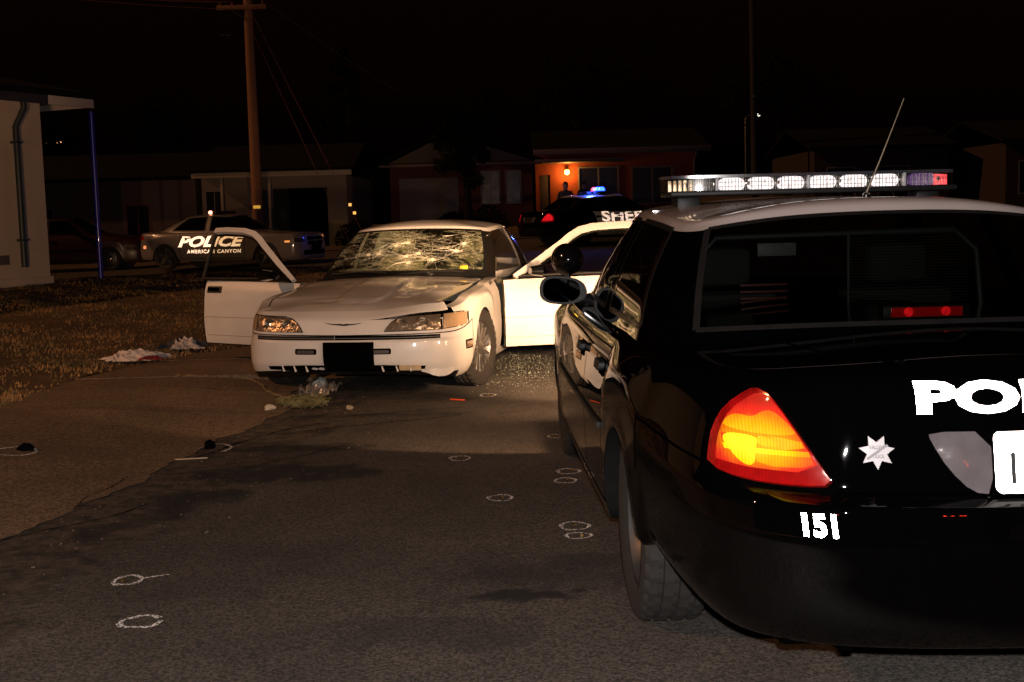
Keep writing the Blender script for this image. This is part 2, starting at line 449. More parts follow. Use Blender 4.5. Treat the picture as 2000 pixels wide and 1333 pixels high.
def make_wheel(name, o, side, parent, rad=0.338, width=0.225, kind='steel', steer=0.0):
    """side -1 left, +1 right; o = hub centre at the middle of the tyre's width"""
    e = empty(name, o, steer); e.parent = parent
    h = width / 2; s = side
    tp = [(rad - .115, -h * .80), (rad - .08, -h * .98), (rad - .045, -h), (rad - .016, -h * .93), (rad - .004, -h * .80)]
    for g in (-.48, 0, .48):
        tp += [(rad, h * (g - .10)), (rad - .016, h * (g - .08)), (rad - .016, h * (g + .08)), (rad, h * (g + .10))]
    tp += [(rad - .004, h * .80), (rad - .016, h * .93), (rad - .045, h), (rad - .08, h * .98), (rad - .115, h * .80)]
    nsh = (3, 4, len(tp) - 5, len(tp) - 4)
    t = lathe('tyre', tp, (0, 0, 0), (1, 0, 0), RUB, e, 96, False, lambda j, k: (-0.011 if (j in nsh and k % 3 == 0) else (-0.006 if (5 <= j < len(tp) - 5 and k % 3 == 1) else 0)), 28)
    rr = rad - .105
    f = h * .72 * s
    if kind == 'steel':
        pr = [(rr + .004, f * 1.05), (rr - .012, f * 1.08), (rr - .022, f * .80), (rr - .04, f * .45), (rr - .075, f * .62), (rr - .10, f * .60), (.075, f * .72), (.058, f * .95), (0.0, f * 1.02)]
        rim = lathe('rim', pr, (0, 0, 0), (1, 0, 0), STEEL, e, 40)
        bm = bmesh.new()
        for k in range(12):
            a = 2 * math.pi * k / 12; b_box(bm, (-.006, -.016, -.02), (.006, .016, .02), .004, Matrix.Translation((f * .64, math.cos(a) * (rr - .085), math.sin(a) * (rr - .085))) @ Matrix.Rotation(-a + math.pi / 2, 4, 'X'))
        finish(bm, 'vent_slots', SEAM, e)
        lathe('hub_cap', [(.068, f * .80), (.066, f * 1.02), (.05, f * 1.14), (0, f * 1.18)], (0, 0, 0), (1, 0, 0), CHROME, e, 24)
        bm = bmesh.new()
        for k in range(5):
            a = 2 * math.pi * k / 5; b_lathe(bm, [(.011, f * .68), (.010, f * .86), (0, f * .88)], (0, math.cos(a) * .088, math.sin(a) * .088), (1, 0, 0), 8)
        finish(bm, 'lug_nuts', CHROME, e)
    else:
        pr = [(rr + .004, f * 1.05), (rr - .010, f * 1.09), (rr - .022, f * .9), (rr - .03, f * .35), (.0, f * .30)]
        rim = lathe('rim', pr, (0, 0, 0), (1, 0, 0), STEEL, e, 40)
        nspk = 16 if kind == 'multi' else 5
        for k in range(nspk):
            a = 2 * math.pi * k / nspk; wd = .013 if kind == 'multi' else .034
            bm = bmesh.new(); b_box(bm, (-.012, -wd, .04), (.012, wd, rr - .012), .006, Matrix.Rotation(a, 4, 'X') @ Matrix.Translation((f * .86, 0, 0)))
            if k == 0: sp = finish(bm, 'spoke', ALLOY, e)
            else: finish(bm, 'spoke', ALLOY, e)
        lathe('hub_cap', [(.06, f * .8), (.058, f * 1.05), (.03, f * 1.12), (0, f * 1.13)], (0, 0, 0), (1, 0, 0), ALLOY, e, 20)
    return e

# ================================================================ full-size patrol sedan (x right, y forward, rear axle at y = 0)
def cv_shells(levels):
    plan = [(0, -1.275), (.16, -1.275), (.40, -1.255), (.60, -1.215), (.765, -1.12), (.855, -.985), (.91, -.78), (.948, -.50), (.958, -.425), (.966, -.385), (.972, -.27),
            (.978, 0), (.982, .27), (.984, .385), (.984, .425), (.986, .62), (.988, 1.05), (.988, 1.6), (.985, 2.15), (.98, 2.475), (.979, 2.52), (.975, 2.64), (.965, 2.91),
            (.95, 3.18), (.94, 3.30), (.935, 3.345), (.92, 3.55), (.86, 3.80), (.70, 3.95), (.40, 4.02), (0, 4.04)]
    rows = [
        ({0: .29, 5: .30, 6: .33, 7: .37, 8: .39, 14: .22, 19: .22, 25: .22, 30: .22}, {0: .055, 5: .05, 7: .04, 15: .045, 18: .04, 25: .05, 30: .06}),
        ({0: .345, 5: .35, 6: .375, 7: .41, 8: .43, 14: .28, 19: .28, 25: .27, 30: .27}, {0: .014, 5: .014, 15: .02, 18: .02, 25: .02, 30: .03}),
        ({0: .475, 5: .48, 8: .52, 14: .42, 19: .42, 25: .38, 30: .38}, {0: .008, 6: .008, 8: .008, 15: .008, 30: .005}),
        ({0: .555, 8: .60, 14: .57, 19: .57, 25: .50, 30: .50}, {0: 0, 30: 0}),
        ({0: .655, 5: .66, 8: .69, 14: .69, 19: .69, 25: .58, 30: .58}, {0: .012, 5: .01, 8: .0, 25: .01, 30: .02}),
        ({0: .680, 4: .685, 6: .72, 8: .76, 14: .76, 19: .76, 25: .63, 30: .62}, {0: .065, 4: .06, 6: .02, 8: .008, 25: .02, 30: .05}),
        ({0: .82, 5: .83, 8: .86, 14: .86, 19: .855, 25: .72, 30: .68}, {0: .085, 4: .09, 6: .045, 8: .025, 25: .03, 30: .06}),
        ({0: .945, 3: .945, 6: .935, 8: .94, 14: .945, 19: .93, 22: .91, 25: .845, 27: .77, 30: .74}, {0: .095, 4: .13, 6: .085, 8: .06, 25: .07, 30: .09}),
        ({0: .985, 3: .985, 6: .97, 8: .975, 14: .98, 19: .965, 22: .94, 25: .885, 27: .81, 30: .78}, {0: .15, 4: .20, 6: .15, 8: .12, 25: .14, 30: .16}),
    ]
    arches = [(9, [.33, .595, .70, .595, .33]), (20, [.33, .59, .695, .59, .33])]
    sy = {0: -1.04, 1: -1.03, 2: -1.0, 3: -.94, 4: -.86, 5: -.75, 6: -.62, 26: 3.45, 27: 3.6, 28: 3.72, 29: 3.8, 30: 3.82}
    sz = [(-1.2, 1.0), (-.9, 1.015), (-.4, 1.035), (0, 1.03), (2.3, 1.03), (2.6, 1.03), (3.2, .97), (3.8, .86)]
    dy = {(6, 14): -.06, (7, 14): -.14, (8, 14): -.18, (5, 14): -.02}
    P = body_points(plan, rows, arches, sy, sz, [.34, .68, 1.0], 7, dy)
    def part(r, c, s):
        if r == 0: return 'under_lip'
        if r <= 5 and c <= 8: return 'rear_bumper'
        if r >= 6 and c < 3: return 'trunk_lid'
        if r >= 10 and c <= 8: return 'trunk_lid'
        if 2 <= r <= 8 and 14 <= c <= 15: return 'door_rear%+d' % s
        if 2 <= r <= 8 and 16 <= c <= 18: return 'door_front%+d' % s
        if r <= 5 and c >= 25: return 'front_bumper'
        if r >= 10 and c >= 20: return 'hood'
        return 'body'
    body = build_cage(P, part, row_crease={5: lambda c: .55 if c < 8 else .2, 6: lambda c: .5 if c < 5 else 0, 8: lambda c: .35, 1: .6, 3: lambda c: .45 if c < 8 else 0, 4: lambda c: .6 if c < 8 else 0}, levels=levels)
    lo = [(0, -.52, 1.00), (.42, -.49, 1.0), (.79, -.36, .985), (.855, -.18, .97), (.89, .04, .96), (.885, .28, .96), (.89, .95, .96), (.89, 1.08, .96), (.88, 1.70, .96), (.84, 2.20, .955), (.77, 2.42, .96), (.42, 2.60, .985), (0, 2.66, .99)]
    hi = [(0, .10, 1.38), (.38, .115, 1.372), (.635, .17, 1.332), (.675, .27, 1.325), (.70, .42, 1.33), (.708, .55, 1.345), (.715, .98, 1.365), (.715, 1.08, 1.365), (.705, 1.40, 1.38), (.675, 1.62, 1.35), (.615, 1.68, 1.36), (.36, 1.77, 1.40), (0, 1.80, 1.41)]
    lo = [Vector(p) for p in lo]; hi = [Vector(p) for p in hi]; n = len(lo)
    def bul(t, k): return [a.lerp(b, t) + Vector(((0 if c in (0, n - 1) else 1) * k * (.5 if c in (1, 2, 10, 11) else 1), (-k if c < 3 else (k if c > 9 else 0)), 0)) for c, (a, b) in enumerate(zip(lo, hi))]
    G = [bul(-.08, 0), bul(.09, .004), bul(.36, .022), bul(.68, .022), bul(1.0, 0.0)]
    ctr = Vector((0, .92, 0))
    def roof(t, z): return [Vector((p.x * (1 - t), p.y + (.92 - p.y) * t * .62, z[c])) for c, p in enumerate(hi)]
    G.append([Vector((p.x * .965, p.y + (.92 - p.y) * .05, p.z + .033)) for p in hi])
    zr = lambda k: [p.z + k for p in hi]
    G.append(roof(.22, zr(.062)))
    G.append([Vector((p.x * .45, p.y + (.92 - p.y) * .45, 1.412 + .028 * (1 - abs(p.y - .92) / 1.0))) for p in hi])
    G.append([Vector((0, p.y + (.92 - p.y) * .55, 1.424 + .03 * (1 - abs(p.y - .92) / 1.0))) for p in hi])
    def gpart(r, c, s):
        if r >= 4: return 'roof'
        if r in (1, 2, 3):
            if c <= 1: return 'rear_window'
            if c >= 10: return 'windshield'
            if c in (4, 5): return 'side_window_rear%+d' % s
            if c in (7, 8): return 'side_window_front%+d' % s
        return 'pillars'
    gh = build_cage(G, gpart, row_crease={4: .45, 5: .35}, col_crease={2: lambda r: .35 if r < 4 else 0, 10: lambda r: .4 if r < 4 else 0, 6: lambda r: .9 if r < 4 else 0, 7: lambda r: .9 if r < 4 else 0, 9: lambda r: .3 if r < 4 else 0, 4: lambda r: .3 if r < 4 else 0}, levels=levels)
    return body, gh
LEDW = emit_mat('led_white', (1.0, 0.93, 1.0), 1.5, 45, .5)
LEDR = emit_mat('led_red', (1.0, 0.10, 0.12), 0.9, 45, .6)
LEDB = emit_mat('led_blue', (0.012, 0.045, 1.0), 14.0, 5, .1)
LEDP = emit_mat('led_dim_violet', (0.30, 0.14, 0.55), 0.16, 60, .8)
TL_Y = emit_mat('lamp_yellow', (1.0, 0.62, 0.0), 1.35, 26, .4, (.3, .1, 0), 45)
TL_O = emit_mat('lamp_orange', (1.0, 0.27, 0.0), 1.1, 30, .4, (.3, .05, 0), 45)
TL_R = emit_mat('lamp_red', (1.0, 0.012, 0.02), 0.72, 30, .45, (.3, .01, .01), 45)
TL_D = emit_mat('lamp_dark_red', (0.8, 0.004, 0.006), 0.22, 22, .8, (.2, .004, .004), 45)

def bulb_lens(name, gain, cx, cz, span=.15):
    m = mat(name, (.3, .02, .01), .15, var=.05, coat=.6); n, l = nodes_of(m); b = n['Principled BSDF']
    tc = n.new('ShaderNodeTexCoord'); sp = n.new('ShaderNodeSeparateXYZ'); l.new(tc.outputs['Object'], sp.inputs[0])
    def mt(op, a, b_=None):
        q = n.new('ShaderNodeMath'); q.operation = op
        for i, v in enumerate((a, b_)):
            if v is None: continue
            if isinstance(v, (int, float)): q.inputs[i].default_value = v
            else: l.new(v, q.inputs[i])
        return q.outputs[0]
    dx = mt('SUBTRACT', mt('ABSOLUTE', sp.outputs[0]), cx); dz = mt('SUBTRACT', sp.outputs[2], cz)
    d = mt('SQRT', mt('ADD', mt('MULTIPLY', mt('MULTIPLY', dx, dx), .62), mt('MULTIPLY', mt('MULTIPLY', dz, dz), 1.35)))
    nz = n.new('ShaderNodeTexNoise'); nz.inputs['Scale'].default_value = 16; nz.inputs['Detail'].default_value = 4; l.new(tc.outputs['Object'], nz.inputs['Vector'])
    d = mt('ADD', d, mt('MULTIPLY', mt('SUBTRACT', nz.outputs['Fac'], .5), .05))
    cr = n.new('ShaderNodeValToRGB'); e = cr.color_ramp.elements; e[0].position = .12; e[0].color = (1, .80, .02, 1); e[1].position = 1.0; e[1].color = (.30, .0, .004, 1)
    for p, c in ((.30, (1, .58, .0, 1)), (.50, (1, .27, .0, 1)), (.66, (1, .05, .012, 1)), (.82, (.85, .012, .014, 1))): q = e.new(p); q.color = c
    l.new(mt('DIVIDE', d, span), cr.inputs[0]); l.new(cr.outputs[0], b.inputs['Emission Color'])
    wv = n.new('ShaderNodeTexWave'); wv.inputs['Scale'].default_value = 45; wv.inputs['Distortion'].default_value = .2; l.new(tc.outputs['Object'], wv.inputs['Vector'])
    l.new(mt('MULTIPLY', mt('ADD', mt('MULTIPLY', wv.outputs['Fac'], .30), .80), gain), b.inputs['Emission Strength']); return m
TL_A = bulb_lens('lens_outer_glow', .80, .735, .800, .125); TL_B = bulb_lens('lens_chamber_glow', 1.2, .742, .802, .165); TL_C = bulb_lens('lens_bulb_glow', 1.8, .752, .798, .20); TL_E = bulb_lens('lens_lower_glow', .95, .70, .800, .135)
def lightbar(parent, scheme):
    lb = empty('light_bar', (-.045, .98, 1.498)); lb.parent = parent
    L, H, Dp = .61, .042, .14
    bm = bmesh.new(); b_box(bm, (-L + .02, -Dp, -H), (L - .02, Dp, -H + .022), .008); finish(bm, 'lower_tray', BLK, lb)
    bm = bmesh.new()
    out = [(-L, -.05), (-L + .03, -.11), (-L + .10, -Dp), (L - .10, -Dp), (L - .03, -.11), (L, -.05), (L, .05), (L - .10, Dp), (-L + .10, Dp), (-L, .05)]
    vs = [bm.verts.new((a, b, H)) for a, b in out]; f = bm.faces.new(vs)
    r = bmesh.ops.extrude_face_region(bm, geom=[f]);
    for v in [g for g in r['geom'] if isinstance(g, bmesh.types.BMVert)]: v.co.z -= .012
    bmesh.ops.recalc_face_normals(bm, faces=bm.faces); finish(bm, 'top_cover', mat('smoked_cover', (.03, .03, .035), .2, coat=1), lb)
    box('inner_core', (-L + .06, -.07, -.03), (L - .06, .07, .032), BLK, lb)
    # ribbed outer lens: vertical prisms
    bm = bmesh.new()
    for k in range(112):
        x = -L + .09 + k * (2 * L - .18) / 111
        b_box(bm, (x - .0012, -Dp - .002, -H + .022), (x + .0012, -Dp + .001, H - .014))
    finish(bm, 'lens_ribs', LAMPGL if scheme == 'near' else BLK, lb, None)
    bm = bmesh.new()
    for a, b in zip(out, out[1:] + out[:1]):
        bm.faces.new([bm.verts.new((a[0] * .998, a[1] * .99, -H + .022)), bm.verts.new((b[0] * .998, b[1] * .99, -H + .022)), bm.verts.new((b[0] * .998, b[1] * .99, H - .012)), bm.verts.new((a[0] * .998, a[1] * .99, H - .012))])
    bmesh.ops.remove_doubles(bm, verts=bm.verts, dist=1e-4); finish(bm, 'clear_lens', LAMPGL, lb)
    xs = [-.468, -.335, -.213, -.09, .042, .17, .30, .452]
    mm = [BLK, LEDW, LEDW, LEDW, LEDW, LEDW, LEDW, LEDP]
    for k, x in enumerate(xs):
        hw = .053
        patch('lamp_module', rrect(x - hw, x + hw, -.026, .026, .024, 4), ((0, -Dp + .03, .003), (1, 0, 0), (0, 0, 1), (0, 1, 0)), None, mm[k] if scheme == 'near' else ((LEDB if k in (4, 6) else BLK) if scheme == 'sheriff' else (emit_mat('led_red_hot', (1, .05, .02), 180, 5, .1) if k in (1, 2, 4, 6) else BLK)), lb, 0, .03, None)
        bm = bmesh.new()
        if scheme == 'near':
            for q in range(7):
                xx = x - hw + .012 + q * (2 * hw - .024) / 6; b_box(bm, (xx - .0011, -Dp + .024, -.024), (xx + .0011, -Dp + .028, .028))
            for zz in (-.006, .012): b_box(bm, (x - hw, -Dp + .024, zz - .0011), (x + hw, -Dp + .028, zz + .0011))
            finish(bm, 'led_grid', mat('led_grid_grey', (.25, .25, .28), .4), lb, None)
        else: bm.free()
        lathe('module_bolt', [(.009, 0), (.009, .004), (0, .006)], (x + hw + .012, -Dp + .028, .006), (0, -1, 0), CHROME, lb, 8)
    for x in (-.402, -.026, .368):
        box('divider', (x - .006, -Dp - .003, -H + .02), (x + .006, -Dp + .02, H - .01), mat('divider_grey', (.30, .30, .32), .4), lb, .002)
    for s in (-1, 1):
        bm = bmesh.new()
        for k in range(5): b_box(bm, (s * (L - .105 + k * .018) - .006, -.115 + k * .018, -.022), (s * (L - .105 + k * .018) + .006, -.10 + k * .018, .024), .003)
        finish(bm, 'corner_lamp', (emit_mat('corner_mix', (1.0, .75, .5), .9, 30, .9) if s < 0 else LEDR) if scheme == 'near' else BLK, lb)
        box('mounting_foot', (s * .50 - .05, -.05, -.10), (s * .50 + .05, .06, -H), BLK, lb, .012)
        box('clamp_hook', (s * .60 - .05, -.03, -.105), (s * .60 + .03, .0, -.09), CHROME, lb, .003)
    return lb

def crown_sedan(name, label, cat, loc, rz, scheme, levels=3):
    """scheme 'near': black with white roof, lit tail lamps; 'sheriff': white doors; 'plain': unmarked dark"""
    key = 'cv%d' % levels
    if key not in SHELLS: SHELLS[key] = cv_shells(levels)
    body, gh = SHELLS[key]
    T = empty(name, loc, rz); tag(T, label, cat)
    near = scheme == 'near'
    paint = PB if scheme != 'plain' else PD
    doorp = PW if scheme == 'sheriff' else paint
    b = shell_part(body, 'body', 'body', paint, T)
    shell_part(body, 'under_lip', 'sill', BLK, T)
    rb = shell_part(body, 'rear_bumper', 'rear_bumper', paint, T); seam(body, 'rear_bumper', rb, keep=lambda p: p.z > .6)
    shell_part(body, 'front_bumper', 'front_bumper', paint, T)
    hd = shell_part(body, 'hood', 'hood', paint, T); seam(body, 'hood', hd)
    tl = shell_part(body, 'trunk_lid', 'trunk_lid', paint, T); seam(body, 'trunk_lid', tl)
    shell_part(gh, 'roof', 'roof', PR if scheme != 'plain' else paint, T)
    shell_part(gh, 'pillars', 'window_pillars', paint, T)
    rw = shell_part(gh, 'rear_window', 'rear_window', REARGL if near else DKGL, T)
    seam(gh, 'rear_window', rw, width=.012, off=.003, m=BLK, name='window_seal')
    shell_part(gh, 'windshield', 'windshield', DKGL, T)
    for s in (-1, 1):
        for w_, yh in (('rear', .52), ('front', 1.22)):
            d = shell_part(body, 'door_%s%+d' % (w_, s), 'door', doorp, T)
            seam(body, 'door_%s%+d' % (w_, s), d)
            g = shell_part(gh, 'side_window_%s%+d' % (w_, s), 'door_window', DKGL, d)
            seam(gh, 'side_window_%s%+d' % (w_, s), d, width=.011, off=.004, m=BLK if not near else mat('window_trim', (.03, .03, .03), .25, .6), name='window_trim')
            # flap handle in a recess
            fr = ((s * .985, yh, .815), (0, -s * -1.0, 0), (0, 0, 1), (-s, 0, 0))
            patch('handle_recess', rrect(-.085, .085, -.032, .032, .02), fr, body['bvh'], SEAM, d, .002, .004, .04)
            patch('handle', rrect(-.075, .075, -.008, .028, .012), fr, body['bvh'], BLK, d, .024, .022, .04)
        # rub strip along the doors
        bm = bmesh.new(); pts = []
        for k in range(23):
            y = .46 + k * 1.94 / 22; h = body['bvh'].ray_cast(Vector((s * 2, y, .60)), Vector((-s, 0, 0)))
            if h[0] is not None: pts.append(h[0] + Vector((s * .004, 0, 0)))
        b_tube(bm, [p for p in pts], .011, 6); finish(bm, 'rub_strip', BLK, T)
        # mirrors
        mi = empty('mirror', (s * .875, 2.02, .968)); mi.parent = T
        bm = bmesh.new()
        prof = smooth_poly([(-.02, -.01), (.02, .075), (.19, .095), (.235, .05), (.225, -.045), (.06, -.06)], 2)
        vs = [bm.verts.new((s * a, -.035, c + .035)) for a, c in prof]; bm.faces.new(vs)
        r = bmesh.ops.extrude_face_region(bm, geom=bm.faces[:])
        for v in [g for g in r['geom'] if isinstance(g, bmesh.types.BMVert)]: v.co += Vector((0, .10, 0)); v.co.x = s * .11 + (v.co.x - s * .11) * .72; v.co.z = .05 + (v.co.z - .05) * .7
        bmesh.ops.recalc_face_normals(bm, faces=bm.faces); finish(bm, 'mirror_housing', BLK, mi, 50)
        patch('mirror_glass', smooth_poly([(.02, -.005), (.04, .068), (.185, .083), (.218, .045), (.208, -.035), (.07, -.048)], 2) if s > 0 else [(-a, c) for a, c in smooth_poly([(.02, -.005), (.04, .068), (.185, .083), (.218, .045), (.208, -.035), (.07, -.048)], 2)][::-1],
              ((0, -.038, .035), (1, 0, 0), (0, 0, 1), (0, 1, 0)), None, mat('mirror_silver', (.05, .05, .05), .03, 1.0, rvar=.01), mi, .001, 0, None)
        tube('mirror_arm', [(-s * .08, .06, -.01), (0, .03, .0), (s * .05, .02, .02)], [.03, .03, .025], BLK, mi)
        # lamps
        fr = ((0, -1.2, 0), (1, 0, 0), (0, 0, 1), (0, 1, 0))
        def mx(o): return [(a * s, c) for a, c in o][::s]
        outer = [(.575, .707), (.605, .755), (.65, .83), (.69, .900), (.715, .935), (.745, .928), (.795, .880), (.825, .82), (.838, .76), (.843, .722), (.78, .706), (.66, .702)]
        outer = smooth_poly(outer, 1)
        la = patch('tail_lamp', mx(outer), fr, body['bvh'], TL_D if scheme != 'plain' else REDL, T, .012, .03, .03, .004)
        patch('lamp_gasket', mx([(.712 + (a - .712) * 1.05, .80 + (c - .80) * 1.06) for a, c in outer]), fr, body['bvh'], SEAM, la, .005, .02, .03)
        if scheme != 'plain':
            def seg(nm, pts, m, o): patch(nm, mx([(.718 + (a - .718) * kx, .812 + (c - .812) * kx) for a, c in pts] if (kx := (1.0 if nm == 'red_chamber' else 1.06)) else pts), fr, body['bvh'], m, la, o, .0025, .02)
            seg('red_chamber', smooth_poly([(.600, .735), (.648, .82), (.688, .893), (.714, .926), (.742, .918), (.788, .872), (.815, .815), (.826, .757), (.826, .738)], 1), TL_A if near else TL_R, .0195)
            if near:
                seg('upper_chamber', smooth_poly([(.654, .822), (.668, .845), (.70, .880), (.722, .877), (.744, .858), (.775, .864), (.796, .846), (.804, .824)], 2), TL_B, .0215)
                seg('middle_chamber', smooth_poly([(.640, .790), (.652, .817), (.805, .819), (.808, .790)], 1), TL_E, .0218)
                seg('bulb_glow', smooth_poly([(.742, .792), (.738, .817), (.792, .817), (.806, .802), (.800, .785), (.775, .748), (.748, .745)], 2), TL_C, .0238)
                seg('lower_chamber', smooth_poly([(.622, .752), (.634, .782), (.742, .783), (.742, .748)], 1), TL_B, .0221)
                seg('inner_wedge', smooth_poly([(.690, .795), (.716, .816), (.741, .816), (.741, .795)], 1), TL_B, .0232)
                seg('prism_bar', [(.632, .777), (.636, .789), (.806, .788), (.804, .776)], TL_C, .0248)
                patch('outer_lens', mx(outer), fr, body['bvh'], LAMPGL, la, .031, .014, .04, .006)
        # reverse lamp beside the plate, quarter-round
        patch('reverse_lamp', mx(smooth_poly([(.195, .685), (.195, .838), (.345, .838), (.34, .815), (.30, .745), (.245, .69)], 1)), fr, body['bvh'], mat('frosted_lens', (.085, .075, .078), .16, coat=1.0, var=.4, scale=16, bump=.08, bscale=60), tl, .008, .012, .03, .004)
    # trunk trim
    fr = ((0, -1.2, 0), (1, 0, 0), (0, 0, 1), (0, 1, 0))
    patch('trim_panel', [(-.53, .71), (-.59, .845), (.59, .845), (.53, .71)][::-1], fr, body['bvh'], paint, tl, .004, .006, .05)
    pl = patch('number_plate', rrect(-.188, .188, .688, .836, .014), fr, body['bvh'], WHT if near else BLK, T, .016, .012, .08)
    if near:
        patch('plate_recess', rrect(-.203, .203, .682, .842, .014), fr, body['bvh'], SEAM, tl, .007, .006, .08)
        ink = mat('black_ink', (.01, .01, .01), .6)
        lettering('plate_digits', '13', .105, ((-.170, -1.2, .714), (1, 0, 0), (0, 0, 1), (0, 1, 0)), body['bvh'], ink, pl, .0022, .80, 0, 1.2, .022)
        lathe('plate_bolt', [(.006, 0), (.005, .004), (0, .005)], (-.095, -1.215, .820), (0, -1, 0), ink, pl, 8)
        lettering('trunk_lettering', 'POLICE', .101, ((-.372, -1.2, .886), (1, 0, -.0), (0, 0, 1), (0, 1, 0)), body['bvh'], WHT, tl, .0048, 1.87, 0, 1.02, .005)
        lettering('unit_number', '151', .076, ((-.668, -1.2, .590), (1, 0, 0), (0, 0, 1), (0, 1, 0)), body['bvh'], WHT, rb, .0032, .86, -.10, 1.0, .003)
        st = []
        for k in range(14):
            a = math.pi / 2 + math.pi + 2 * math.pi * k / 14; q = .043 if k % 2 == 0 else .024
            st.append((-.47 + q * math.cos(a), .790 + q * math.sin(a)))
        sg = patch('star_emblem', st, fr, body['bvh'], mat('star_silver', (.30, .285, .30), .45, var=.1), tl, .009, .004, .03)
        tk = mat('star_ink', (.16, .15, .16), .6)
        lettering('star_text', 'VALLEJO', .012, ((-.47, -1.2, .798), (1, 0, 0), (0, 0, 1), (0, 1, 0)), body['bvh'], tk, tl, .0004, .8, 0, 1, .011, True)
        lettering('star_text', 'POLICE', .012, ((-.47, -1.2, .776), (1, 0, 0), (0, 0, 1), (0, 1, 0)), body['bvh'], tk, tl, .0004, .8, 0, 1, .011, True)
        patch('star_band', [(-.497, .775), (-.493, .771), (-.443, .806), (-.447, .810)], fr, body['bvh'], tk, tl, .012, .001, None)
        # underside
        box('rear_valance', (-.70, -1.10, .275), (.70, -.70, .33), SEAM, T, .02)
        box('tow_hook', (-.545, -1.10, .255), (-.505, -1.03, .285), SEAM, T, .008)
        tube('exhaust_pipe', [(.55, -.5, .22), (.56, -1.0, .21), (.57, -1.16, .215)], .03, STEEL, T)
        box('floor_pan', (-.70, -.9, .27), (.70, 3.7, .33), SEAM, T, .01)
    # wheel housings and wheels
    for y in (0, 2.91):
        for s in (-1, 1):
            wheel_well((s * .93, y, .33), s, T, .385)
            make_wheel('wheel', (s * .825, y, .338), s, T, kind='steel')
    # cabin
    box('rear_shelf', (-.72, -.40, .93), (.72, .0, .965), INT, T, .01)
    box('cabin_floor', (-.82, -.1, .30), (.82, 2.4, .36), INT, T, .01)
    box('rear_seat', (-.68, -.05, .42), (.68, .12, .97), INT, T, .05)
    box('dashboard', (-.75, 2.12, .70), (.75, 2.45, .97), INT, T, .05)
    for s in (-1, 1):
        box('front_seat', (s * .38 - .25, 1.05, .45), (s * .38 + .25, 1.2, 1.05), INT, T, .05)
        box('headrest', (s * .38 - .13, 1.06, 1.07), (s * .38 + .13, 1.16, 1.24), INT, T, .04)
    if near:
        cg = mat('cage_frame', (.04, .044, .044), .5, .0)
        gm = mat('cage_screen', (.016, .018, .016), .7)
        tube('partition_frame', [(-.60, .62, .75), (-.58, .62, 1.20), (-.50, .62, 1.29), (.44, .62, 1.30), (.53, .62, 1.22), (.57, .62, .80)], .012, cg, T, 8)
        tube('partition_post', [(.02, .61, .80), (.02, .61, 1.29)], .007, cg, T, 6)
        tube('partition_rail', [(-.58, .61, .93), (.56, .61, .93)], .007, cg, T, 6)
        bm = bmesh.new()
        for k in range(30): b_box(bm, (.03, .63, .95 + k * .0115), (.50, .634, .952 + k * .0115))
        finish(bm, 'partition_screen', gm, T, None)
        box('ceiling_sticker', (-.34, .60, 1.215), (-.19, .605, 1.265), mat('sticker_grey', (.14, .14, .14), .5, var=.5, scale=60), T, .001)
        bm = bmesh.new()
        for k in range(5): b_box(bm, (-.33, .95, .965 + k * .028), (-.13, .97, .975 + k * .028), .002)
        finish(bm, 'equipment_rack', mat('rack_red', (.16, .035, .025), .5, var=.4), T)
        sl = empty('brake_lamp_high', (-.02, -.30, 1.058)); sl.parent = T
        box('lamp_case', (-.14, -.01, -.02), (.14, .05, .025), BLK, sl, .006)
        for x in (-.06, .06): lathe('lamp_led', [(.015, 0), (.012, .005), (0, .007)], (x, -.014, .004), (0, -1, 0), emit_mat('brake_led', (1, .01, .015), 1.1), sl, 12)
        box('lamp_window', (-.115, -.0115, -.012), (.115, -.009, .018), emit_mat('brake_bar', (1, .008, .01), .07), sl, .001)
        # roof fittings
        lightbar(T, scheme)
        tb = empty('roof_aerial', (.125, .72, 1.432)); tb.parent = T
        lathe('aerial_base', [(.018, -.01), (.016, .012), (.007, .02), (0, .021)], (0, 0, 0), (0, 0, 1), CHROME, tb, 14)
        tube('aerial_whip', [(0, 0, .015), (.065, .0, .17), (.150, 0, .385)], [.0035, .003, .002], mat('aerial_steel', (.5, .42, .3), .3, .8), tb, 6)
        box('roof_module', (-.385, .70, 1.407), (-.315, .77, 1.424), BLK, T, .005)
        sp = empty('spotlight', (-.945, 2.18, 1.165)); sp.parent = T
        lathe('lamp_bowl', [(0, -.085), (.022, -.082), (.05, -.06), (.07, -.02), (.078, .02), (.079, .04)], (0, 0, 0), (0, 1, 0), mat('gloss_black', (.004, .004, .004), .12, coat=1.0), sp, 36)
        lathe('lamp_rim', [(.076, .03), (.083, .034), (.083, .052), (.074, .052)], (0, 0, 0), (0, 1, 0), CHROME, sp, 36)
        lathe('lamp_lens', [(.075, .045), (.04, .05), (0, .052)], (0, 0, 0), (0, 1, 0), LAMPGL, sp, 30)
        tube('lamp_stem', [(0, 0, -.07), (.0, 0, -.12), (.05, -.02, -.2), (.12, -.05, -.24)], [.014, .012, .012, .016], CHROME, sp)
    elif scheme == 'behind':
        lb = lightbar(T, scheme); lb.rotation_euler = (0, 0, math.pi)
    elif scheme == 'sheriff':
        lb = lightbar(T, scheme)
        for x_ in (.12, .30, .50): lathe('blue_dome', [(.095, 0), (.095, .06), (.06, .11), (0, .125)], (x_, 0, .035), (0, 0, 1), LEDB if x_ > .2 else emit_mat('red_dome', (1, .06, .04), 3), lb, 16)
        fr = ((-.99, .55, .56), (0, 1, 0), (0, 0, 1), (1, 0, 0))
        for s, u in ((-1, -1), (1, 1)):
            lettering('door_lettering', 'SHERIFF', .42, ((s * .99, .62 if s > 0 else 3.0, .68), (0, u, 0), (0, 0, 1), (-s, 0, 0)), body['bvh'], WHT, T, .014, 1.5, 0, 1.05, .008, step=.08)
    return T
SHELLS = {}

